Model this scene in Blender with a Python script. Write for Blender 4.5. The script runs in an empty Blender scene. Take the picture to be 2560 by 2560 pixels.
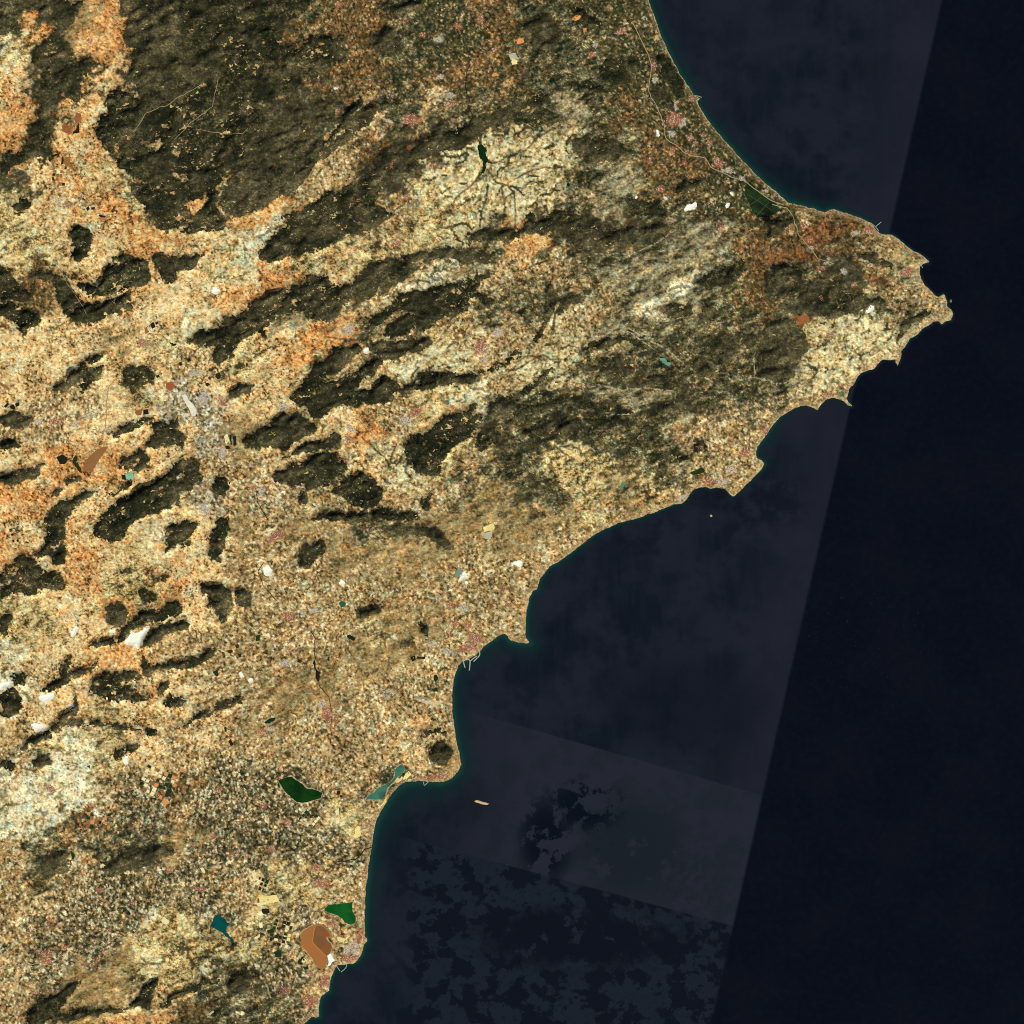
import bpy, math, random
import numpy as np
from mathutils import Vector
from mathutils.geometry import delaunay_2d_cdt

# ------------------------------------------------------------------ camera, sky, sun, exposure
M = 51.6                       # metres on the ground per pixel of the 2560 px photograph
ALT = 786000.0                 # orbit height of an imaging satellite
sc = bpy.context.scene
COL = sc.collection
cam_data = bpy.data.cameras.new('camera')
cam = bpy.data.objects.new('camera', cam_data); COL.objects.link(cam)
cam.location = (0, 0, ALT)
cam.rotation_euler = (0, 0, 0)
cam_data.sensor_width = 36.0
cam_data.lens = 36.0 * ALT / (2560 * M)
cam_data.clip_start = 1000.0
cam_data.clip_end = 3.0e6
sc.camera = cam

SUN_EL, SUN_AZ = 47.0, 146.0   # morning sun in the south-east
world = bpy.data.worlds.new('World'); sc.world = world; world.use_nodes = True
wn = world.node_tree.nodes; wl = world.node_tree.links
bg = wn['Background']; bg.inputs[1].default_value = 0.06
sky = wn.new('ShaderNodeTexSky'); sky.sky_type = 'NISHITA'; sky.sun_disc = False
sky.sun_elevation = math.radians(SUN_EL); sky.sun_rotation = math.radians(SUN_AZ)
wl.new(sky.outputs[0], bg.inputs[0])
sd_ = bpy.data.lights.new('sun', 'SUN'); sd_.energy = 4.6; sd_.angle = math.radians(0.5)
sd_.color = (1.0, 0.96, 0.88)
sun = bpy.data.objects.new('sun', sd_); COL.objects.link(sun)
az, el = math.radians(SUN_AZ), math.radians(SUN_EL)
sdir = Vector((math.sin(az) * math.cos(el), math.cos(az) * math.cos(el), math.sin(el)))
sun.rotation_euler = sdir.to_track_quat('Z', 'Y').to_euler()
sun.location = sdir * 200000
sc.view_settings.view_transform = 'Standard'
sc.view_settings.look = 'None'
sc.view_settings.exposure = 0.30
sc.view_settings.gamma = 1.0
sc.cycles.use_denoising = False
sc.cycles.filter_width = 1.05
LF = np.array([1.55, 1.47, 1.54])     # flat ground: display value / albedo

# ------------------------------------------------------------------ helpers
T = {'A': (0, 0), 'B': (640, 0), 'C': (1280, 0), 'D': (0, 640), 'E': (640, 640), 'F': (1280, 640),
     'G': (0, 1280), 'H': (640, 1280), 'I': (0, 1900), 'J': (640, 1900), 'K': (1800, 400)}
ZS = 1932 / 660.0
def tp(t, pts):
    ox, oy = T[t]
    return np.array([(ox + x / ZS, oy + y / ZS) for x, y in pts], float)
def lp(pts):       # the 540 px zoom round the harbour
    return np.array([(1100 + x / 3.578, 1250 + y / 3.578) for x, y in pts], float)
def s2l(c):
    c = np.asarray(c, float) / 255.0
    return np.where(c <= 0.04045, c / 12.92, ((c + 0.055) / 1.055) ** 2.4)
def alb(c):
    return s2l(c) / LF
def w2(px, py):
    return (np.asarray(px) - 1280) * M, (1280 - np.asarray(py)) * M
def sstep(a, b, x):
    t = np.clip((x - a) / (b - a), 0, 1)
    return t * t * (3 - 2 * t)

S = 2.2
P0 = -66.0
N = 1224
ax_ = P0 + S * np.arange(N)
GX, GY = np.meshgrid(ax_, ax_)           # [row = y, col = x], photograph pixels

def fnoise(beta, lo, hi, seed, aniso=None):
    """band limited 1/f^beta noise, wavelengths lo..hi in photograph pixels, unit deviation"""
    r = np.random.default_rng(seed)
    F = np.fft.rfft2(r.standard_normal((N, N)).astype(np.float32))
    ky = np.fft.fftfreq(N, S)[:, None]; kx = np.fft.rfftfreq(N, S)[None, :]
    if aniso:
        ang, st = aniso
        a = math.radians(ang)
        u = kx * math.cos(a) + ky * math.sin(a); v = -kx * math.sin(a) + ky * math.cos(a)
        k = np.sqrt((u * st) ** 2 + v ** 2)
    else:
        k = np.sqrt(kx ** 2 + ky ** 2)
    k[0, 0] = 1e9
    amp = k ** (-beta / 1.0) * np.exp(-(k * lo * 0.7) ** 4) * (1 - np.exp(-(k * hi) ** 2))
    o = np.fft.irfft2(F * amp, s=(N, N))
    o -= o.mean()
    return (o / o.std()).astype(np.float32)
def blur(a, sig, step=S):
    n0, n1 = a.shape
    pad = int(min(3 * sig / step, 60)) + 1
    b = np.pad(a, pad, mode='edge')
    ky = np.fft.fftfreq(b.shape[0], step)[:, None]; kx = np.fft.rfftfreq(b.shape[1], step)[None, :]
    o = np.fft.irfft2(np.fft.rfft2(b) * np.exp(-2 * (math.pi * sig) ** 2 * (kx ** 2 + ky ** 2)), s=b.shape)
    return o[pad:pad + n0, pad:pad + n1]
def sdist(X, Y, P, closed=True):
    """signed distance to a polygon, positive inside"""
    X = np.asarray(X, float); Y = np.asarray(Y, float)
    d2 = np.full(X.shape, 1e18); ins = np.zeros(X.shape, bool)
    n = len(P)
    for i in range(n if closed else n - 1):
        x0, y0 = P[i]; x1, y1 = P[(i + 1) % n]
        ex, ey = x1 - x0, y1 - y0
        L = ex * ex + ey * ey + 1e-9
        t = np.clip(((X - x0) * ex + (Y - y0) * ey) / L, 0, 1)
        d2 = np.minimum(d2, (X - x0 - t * ex) ** 2 + (Y - y0 - t * ey) ** 2)
        if closed and y0 != y1:
            ins ^= ((y0 > Y) != (y1 > Y)) & (X < ex * (Y - y0) / (y1 - y0) + x0)
    d = np.sqrt(d2)
    return np.where(ins, d, -d) if closed else -d
def window(P, pad):
    x0, y0 = P.min(0) - pad; x1, y1 = P.max(0) + pad
    c0 = max(0, int((x0 - P0) / S)); c1 = min(N, int((x1 - P0) / S) + 2)
    r0 = max(0, int((y0 - P0) / S)); r1 = min(N, int((y1 - P0) / S) + 2)
    return slice(r0, max(r0, r1)), slice(c0, max(c0, c1))
def grid_at(F, px, py):
    u = np.clip((np.asarray(px, float) - P0) / S, 0, N - 1.001); v = np.clip((np.asarray(py, float) - P0) / S, 0, N - 1.001)
    i = u.astype(int); j = v.astype(int); fu = u - i; fv = v - j
    return (F[j, i] * (1 - fu) + F[j, i + 1] * fu) * (1 - fv) + (F[j + 1, i] * (1 - fu) + F[j + 1, i + 1] * fu) * fv

# ------------------------------------------------------------------ the coastline
coast = np.vstack([
    [(1300, -2600), (1330, -900), (1480, -420), (1560, -200), (1600, -70)],
    tp('C', [(1000, 0), (1020, 60), (1050, 140), (1080, 230), (1115, 310), (1150, 390), (1200, 480), (1240, 560), (1290, 630), (1330, 690),
             (1350, 705), (1372, 722), (1352, 742), (1370, 780), (1420, 860), (1480, 940), (1540, 1010), (1590, 1070), (1640, 1120),
             (1700, 1190), (1760, 1250), (1820, 1310), (1880, 1360)]),
    tp('K', [(410, 229), (450, 270), (500, 310), (560, 325), (610, 335), (650, 352), (680, 350), (720, 370), (765, 380), (800, 365), (840, 362),
             (880, 378), (930, 390), (985, 408), (1030, 425), (1070, 440), (1100, 460), (1120, 480), (1150, 520), (1180, 540), (1215, 545),
             (1250, 545), (1290, 565), (1330, 600), (1380, 640), (1420, 670), (1470, 690), (1510, 720), (1535, 740), (1510, 755), (1480, 765),
             (1460, 780), (1460, 820), (1475, 870), (1500, 920), (1530, 945), (1570, 985), (1600, 1000), (1640, 985), (1650, 1010), (1665, 1040),
             (1660, 1070), (1690, 1095), (1705, 1130), (1690, 1170), (1650, 1185), (1625, 1203), (1600, 1180), (1560, 1185), (1530, 1210),
             (1480, 1240), (1440, 1280), (1390, 1310), (1350, 1370), (1325, 1400), (1325, 1450), (1300, 1502), (1285, 1480), (1285, 1460),
             (1240, 1465), (1190, 1460), (1150, 1500), (1130, 1530), (1080, 1540), (1030, 1565), (1000, 1600), (980, 1640), (950, 1670),
             (930, 1710), (920, 1740), (938, 1770), (972, 1805), (930, 1792), (905, 1760), (880, 1745), (830, 1740), (780, 1755), (740, 1790),
             (715, 1832), (690, 1820), (640, 1800), (590, 1800), (540, 1820), (490, 1850), (440, 1880), (395, 1930)]),
    tp('F', [(1890, 1265), (1840, 1340), (1800, 1390), (1785, 1440), (1790, 1475), (1830, 1500), (1850, 1520), (1830, 1560), (1790, 1600),
             (1740, 1650), (1690, 1700), (1640, 1750), (1615, 1762), (1590, 1740), (1560, 1705), (1500, 1695), (1450, 1705), (1420, 1690),
             (1370, 1695), (1330, 1710), (1305, 1740), (1280, 1780), (1250, 1810), (1180, 1820), (1120, 1840), (1060, 1870), (1000, 1890)]),
    lp([(1880, 110), (1820, 150), (1740, 170), (1600, 205), (1500, 250), (1400, 300), (1320, 355), (1250, 410), (1180, 465), (1120, 510),
        (1050, 560), (980, 595), (940, 650), (920, 680), (895, 700), (880, 760), (870, 800), (830, 815), (805, 870), (785, 950), (770, 1040),
        (765, 1120), (763, 1200), (775, 1240), (805, 1277), (770, 1284), (700, 1275), (640, 1260), (615, 1245), (605, 1215), (575, 1200),
        (545, 1205), (500, 1235), (450, 1270), (400, 1310), (360, 1345), (320, 1390), (270, 1420), (200, 1450), (165, 1480), (145, 1530),
        (125, 1600), (112, 1700), (108, 1800), (115, 1932)]),
    tp('H', [(1470, 1700), (1490, 1780), (1500, 1850)]),
    tp('J', [(1495, 40), (1485, 80), (1455, 115), (1410, 145), (1350, 165), (1290, 160), (1240, 160), (1190, 150), (1150, 155), (1090, 165),
             (1050, 190), (1000, 235), (970, 280), (940, 335), (910, 385), (885, 435), (865, 505), (855, 565), (845, 640), (835, 700),
             (825, 780), (815, 860), (805, 940), (800, 1020), (797, 1100), (797, 1170), (795, 1220), (800, 1290), (814, 1308), (812, 1328),
             (790, 1350), (785, 1380), (775, 1425), (740, 1470), (710, 1490), (670, 1495), (640, 1500), (600, 1500), (575, 1530), (550, 1590),
             (540, 1640), (535, 1690), (510, 1705), (480, 1730), (465, 1770), (460, 1830), (465, 1880), (440, 1885), (410, 1880), (380, 1910),
             (350, 1932)]),
    [(715, 2640), (640, 2760), (620, 2900), (700, 3100), (900, 3400), (900, 5200), (-4000, 5200), (-4000, -2600)]])

_cs = 4                                    # coarse, then exact near the shore
SDC = np.zeros((N, N))
_c = sdist(GX[::_cs, ::_cs], GY[::_cs, ::_cs], coast)
_ci = np.arange(N) / _cs
def _up(a):
    i = np.minimum(_ci.astype(int), a.shape[0] - 2); f = _ci - i
    b = a[i] * (1 - f)[:, None] + a[i + 1] * f[:, None]
    return b[:, i] * (1 - f)[None, :] + b[:, i + 1] * f[None, :]
SDC = _up(_c)
near = np.abs(SDC) < 26
SDC[near] = sdist(GX[near], GY[near], coast)
rough = fnoise(1.6, 5, 40, 3)
SDC = SDC + 0.55 * rough * sstep(60, 3, np.abs(SDC))
LAND = SDC > 0

# ------------------------------------------------------------------ noise fields
wxa, wya = fnoise(2.0, 4, 70, 11), fnoise(2.0, 4, 70, 12)
n_big = fnoise(2.2, 20, 500, 13)
n_mid = fnoise(1.7, 6, 120, 14)
n_mid2 = fnoise(1.7, 6, 120, 15)
n_fine = fnoise(1.1, 3, 30, 16)
n_fine2 = fnoise(1.1, 3, 30, 17)
n_px = fnoise(0.4, 2.5, 12, 18)
n_px2 = fnoise(0.4, 2.5, 12, 19)

def bnoise(lam, bw, seed, aniso=None):
    """narrow band noise round one wavelength; its zero lines wander like gullies and paths"""
    r = np.random.default_rng(seed)
    F = np.fft.rfft2(r.standard_normal((N, N)).astype(np.float32))
    ky = np.fft.fftfreq(N, S)[:, None]; kx = np.fft.rfftfreq(N, S)[None, :]
    if aniso:
        a = math.radians(aniso[0])
        u = kx * math.cos(a) + ky * math.sin(a); v = -kx * math.sin(a) + ky * math.cos(a)
        k = np.sqrt((u * aniso[1]) ** 2 + v ** 2)
    else: k = np.sqrt(kx ** 2 + ky ** 2)
    o = np.fft.irfft2(F * np.exp(-((k * lam - 1) / bw) ** 2), s=(N, N))
    return (o / o.std()).astype(np.float32)
def ridged(seed, ang, st):
    o = 0
    for k, (lam, w_) in enumerate(((46, .8), (26, 1.0), (14, .9), (8.5, .7))):
        o = o + w_ * (.8 - np.abs(bnoise(lam, .55, seed + k, (ang + (k - 1.5) * 7, st))))
    return ((o - o.mean()) / o.std()).astype(np.float32)
n_str = ridged(200, -20, 2.5)                 # crests and strata along the ranges (ENE)
n_str2 = ridged(210, -28, 2.5)
sq1 = sstep(.50, .12, np.abs(bnoise(13, .5, 61, (-24, 1.5))))      # squiggles: gullies, hedges, terrace edges
sq2 = sstep(.42, .10, np.abs(bnoise(20, .5, 62)))
sq3 = sstep(.55, .15, np.abs(bnoise(10, .45, 63, (-24, 1.9))))
pt1 = fnoise(1.6, 14, 120, 64); pt2 = fnoise(1.6, 14, 120, 65)
def parcels(sx, sy, ang, seed, wob=1.0):
    """rectangular field parcels, one random number each"""
    a = math.radians(ang)
    X = GX + wob * wxa + 6 * n_big; Y = GY + wob * wya - 6 * n_mid2 * 0.2
    u = (X * math.cos(a) + Y * math.sin(a)) / sx; v = (-X * math.sin(a) + Y * math.cos(a)) / sy
    j = np.floor(v).astype(np.int64)
    u = u + (np.sin(j * 12.9898 + seed) * 43758.5453 % 1.0)
    i = np.floor(u).astype(np.int64)
    h = (i * 374761393 + j * 668265263 + seed * 974711) & 0x7fffffff
    h = ((h ^ (h >> 13)) * 1274126177) & 0x7fffffff
    return (((h ^ (h >> 16)) & 0xffff) / 65535.0).astype(np.float32)
par_s = parcels(4.4, 6.4, 20, 1, .6)
par_s2 = parcels(5.6, 4.4, -32, 2, .6)
par_m = parcels(7.5, 5.0, 12, 3, 0.8)
par_m2 = parcels(6.0, 10.0, -25, 4, 0.8)
par_l = parcels(13, 10, 18, 5, 0.6)
pick = sstep(-0.2, 0.2, n_big)
p_small = np.where(n_big > 0, par_s, par_s2)
p_mid = np.where(n_big > 0.1, par_m, par_m2)

# ------------------------------------------------------------------ land cover: coarse map, 32 x 32 cells of 80 px
CM = """
sstossfffkddkggdkkgggbbbbbbbbbbb
ysto ssffddddkggdkkkggbbbbbbbbbbb
psfpssffddddgdddkkkggbbbbbbbbbbb
ofopfffssssbkbkkkqkdgbbbbbbbbbbb
ofopfffsssbdsswwwwkkdbgbbbbbbbbb
spopyffssbbsswwwwwkqddgbbbbbbbbb
ypboysfsofsfsywwwkqqkkgggbbbbbbb
yyfpofpwwsssyywkoksssqqddrdbtbbb
ydpfosywoypsswqbbbkkqqkdkksbqbbb
ddffppposfsswffkkkbkqqkdssskbbbb
spstpywspookfffbbwbqkkkkkywwqqbb
ppssfbpspoffwwwbwwkkkkkkkwwbqqbb
pbbsyuuppffsfswkkkkssskkkbbbbbbb
bbpssputsspobpfskfkkkbbbbbbbbbbb
pooosfbspffpwffkkyyskkbbbbbbbbbb
oppffyubusffbsktskytybbbbbbbbbbb
pspfpfstbtskktttttbbbbbbbbbbbbbb
ofopypsbbsttttbbbbbbbbbbbbbbbbbb
fspyyosbbbbbbbbbbbbbbbbbbbbbbbbb
yypsyssbbbbtttbbbbbbbbbbbbbbbbbb
yppoobbbbbbttbbbbbbbbbbbbbbbbbbb
wfsspsbbtttbbbbbbbbbbbbbbbbbbbbb
fsbysbsstbbbbbbbbbbbbbbbbbbbbbbb
bywysbbbbbbbbpttbbbbbbbbbbbbbbbb
wwwbhdhhhhbbgbttbbbbbbbbbbbbbbbb
wwdhhbhhhhybbbbbbbbbbbbbbbbbbbbb
bkbkkshhhhhhbbbbbbbbbbbbbbbbbbbb
bkbhhhhbyybbbbbbbbbbbbbbbbbbbbbb
bbhhhyhbyhbbbbbbbbbbbbbbbbbbbbbb
bhhhyyyyhbbbbbbbbbbbbbbbbbbbbbbb
bhttyykkhbbbbbbbbbbbbbbbbbbbbbbb
bftspdkkkhbbbbbbbbbbbbbbbbbbbbbb
"""
rows = [r.replace(' ', '') for r in CM.strip().splitlines()]
rows = [(r + 'b' * 32)[:32] for r in rows]
rows = [r if i < 20 else r.replace('w', 'x') for i, r in enumerate(rows)]
def _fix(i, r):
    o = ''
    for j, c in enumerate(r):
        if i >= 6 and i <= 23 and j <= 9 and c in 'fs': c = 'p' if j <= 6 else ('y' if i < 14 else 'b')
        elif i >= 6 and i <= 17 and 9 < j <= 14 and c in 'fs': c = 'y' if (i + j) % 2 else 'b'
        elif i >= 24 and j <= 8 and c in 'fs': c = 't'
        elif i <= 6 and j >= 20 and c == 'b': c = 'g'
        o += c
    return o
rows = [_fix(i, r) for i, r in enumerate(rows)]
# palette: display colours from dark to light, taken in the share given by the stops; g = how the ground is grained
CLS = {
 'f': ([(34, 34, 20), (46, 45, 28), (66, 62, 40), (104, 92, 62)], [0, .45, .8, 1], 's', .95),
 's': ([(44, 42, 27), (72, 66, 44), (96, 87, 60), (150, 128, 88)], [0, .4, .8, 1], 's', .85),
 'k': ([(27, 31, 17), (62, 60, 37), (98, 90, 60), (146, 130, 90), (214, 190, 140)], [0, .25, .56, .82, 1], 'm', .75),
 'o': ([(64, 48, 28), (184, 120, 62), (226, 162, 94), (248, 210, 146)], [0, .18, .58, 1], 'p', .05),
 'p': ([(58, 50, 30), (190, 146, 88), (236, 194, 130), (253, 232, 180)], [0, .19, .55, 1], 'p', .05),
 'y': ([(62, 56, 34), (158, 130, 80), (216, 186, 122), (250, 232, 176)], [0, .22, .58, 1], 'm', .2),
 'x': ([(60, 54, 34), (170, 146, 100), (230, 208, 154), (255, 246, 208)], [0, .22, .5, 1], 'w', .30),
 'w': ([(36, 36, 21), (128, 110, 70), (196, 172, 118), (246, 228, 176)], [0, .26, .56, 1], 'w', .30),
 'b': ([(50, 46, 28), (128, 102, 62), (178, 144, 94), (214, 182, 128), (248, 230, 184)], [0, .25, .52, .80, 1], 'h', .06),
 'd': ([(32, 34, 19), (78, 67, 39), (120, 94, 57), (166, 120, 74), (212, 174, 122)], [0, .3, .62, .88, 1], 'h', .2),
 'g': ([(28, 34, 19), (54, 56, 32), (86, 78, 49), (132, 110, 72), (204, 174, 130)], [0, .34, .66, .88, 1], 'h', .08),
 'h': ([(28, 33, 19), (72, 68, 43), (124, 106, 70), (184, 156, 112), (244, 226, 182)], [0, .28, .55, .8, 1], 'h', .04),
 'r': ([(40, 36, 20), (98, 70, 40), (144, 92, 52), (186, 126, 78)], [0, .28, .7, 1], 'h', .1),
 'q': ([(60, 56, 37), (120, 108, 76), (168, 152, 112), (222, 206, 160)], [0, .24, .64, 1], 's', .7),
 't': ([(84, 70, 42), (142, 116, 72), (180, 150, 98), (216, 188, 134)], [0, .25, .66, 1], 's', .35),
 'u': ([(46, 43, 29), (132, 114, 82), (190, 168, 130), (244, 230, 198)], [0, .3, .65, 1], 'h', .05),
}
keys = list(CLS)
wxl = GX + 16 * fnoise(1.8, 12, 160, 31) + 3 * wxa
wyl = GY + 16 * fnoise(1.8, 12, 160, 32) + 3 * wya
cu = np.clip(wxl / 80 - 0.5, 0, 30.999); cv = np.clip(wyl / 80 - 0.5, 0, 30.999)
ci = cu.astype(int); cj = cv.astype(int); cfu = cu - ci; cfv = cv - cj
W = {}
tot = np.zeros((N, N))
gri = np.array([[keys.index(c) for c in r] for r in rows])
for k, key in enumerate(keys):
    m = (gri == k).astype(float)
    w = (m[cj, ci] * (1 - cfu) + m[cj, ci + 1] * cfu) * (1 - cfv) + (m[cj + 1, ci] * (1 - cfu) + m[cj + 1, ci + 1] * cfu) * cfv
    if w.max() > 0:
        nz = fnoise(1.5, 3.5, 70, 100 + k); nz2 = fnoise(1.3, 3, 40, 130 + k, aniso=(-24, 2.4))
        w = np.exp(3.4 * (np.log(np.clip(w, 0, 1) + 0.012) + 0.50 * nz + 0.38 * nz2))
    W[key] = w
    tot += w
for key in keys: W[key] = (W[key] / (tot + 1e-12)).astype(np.float32)

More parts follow.
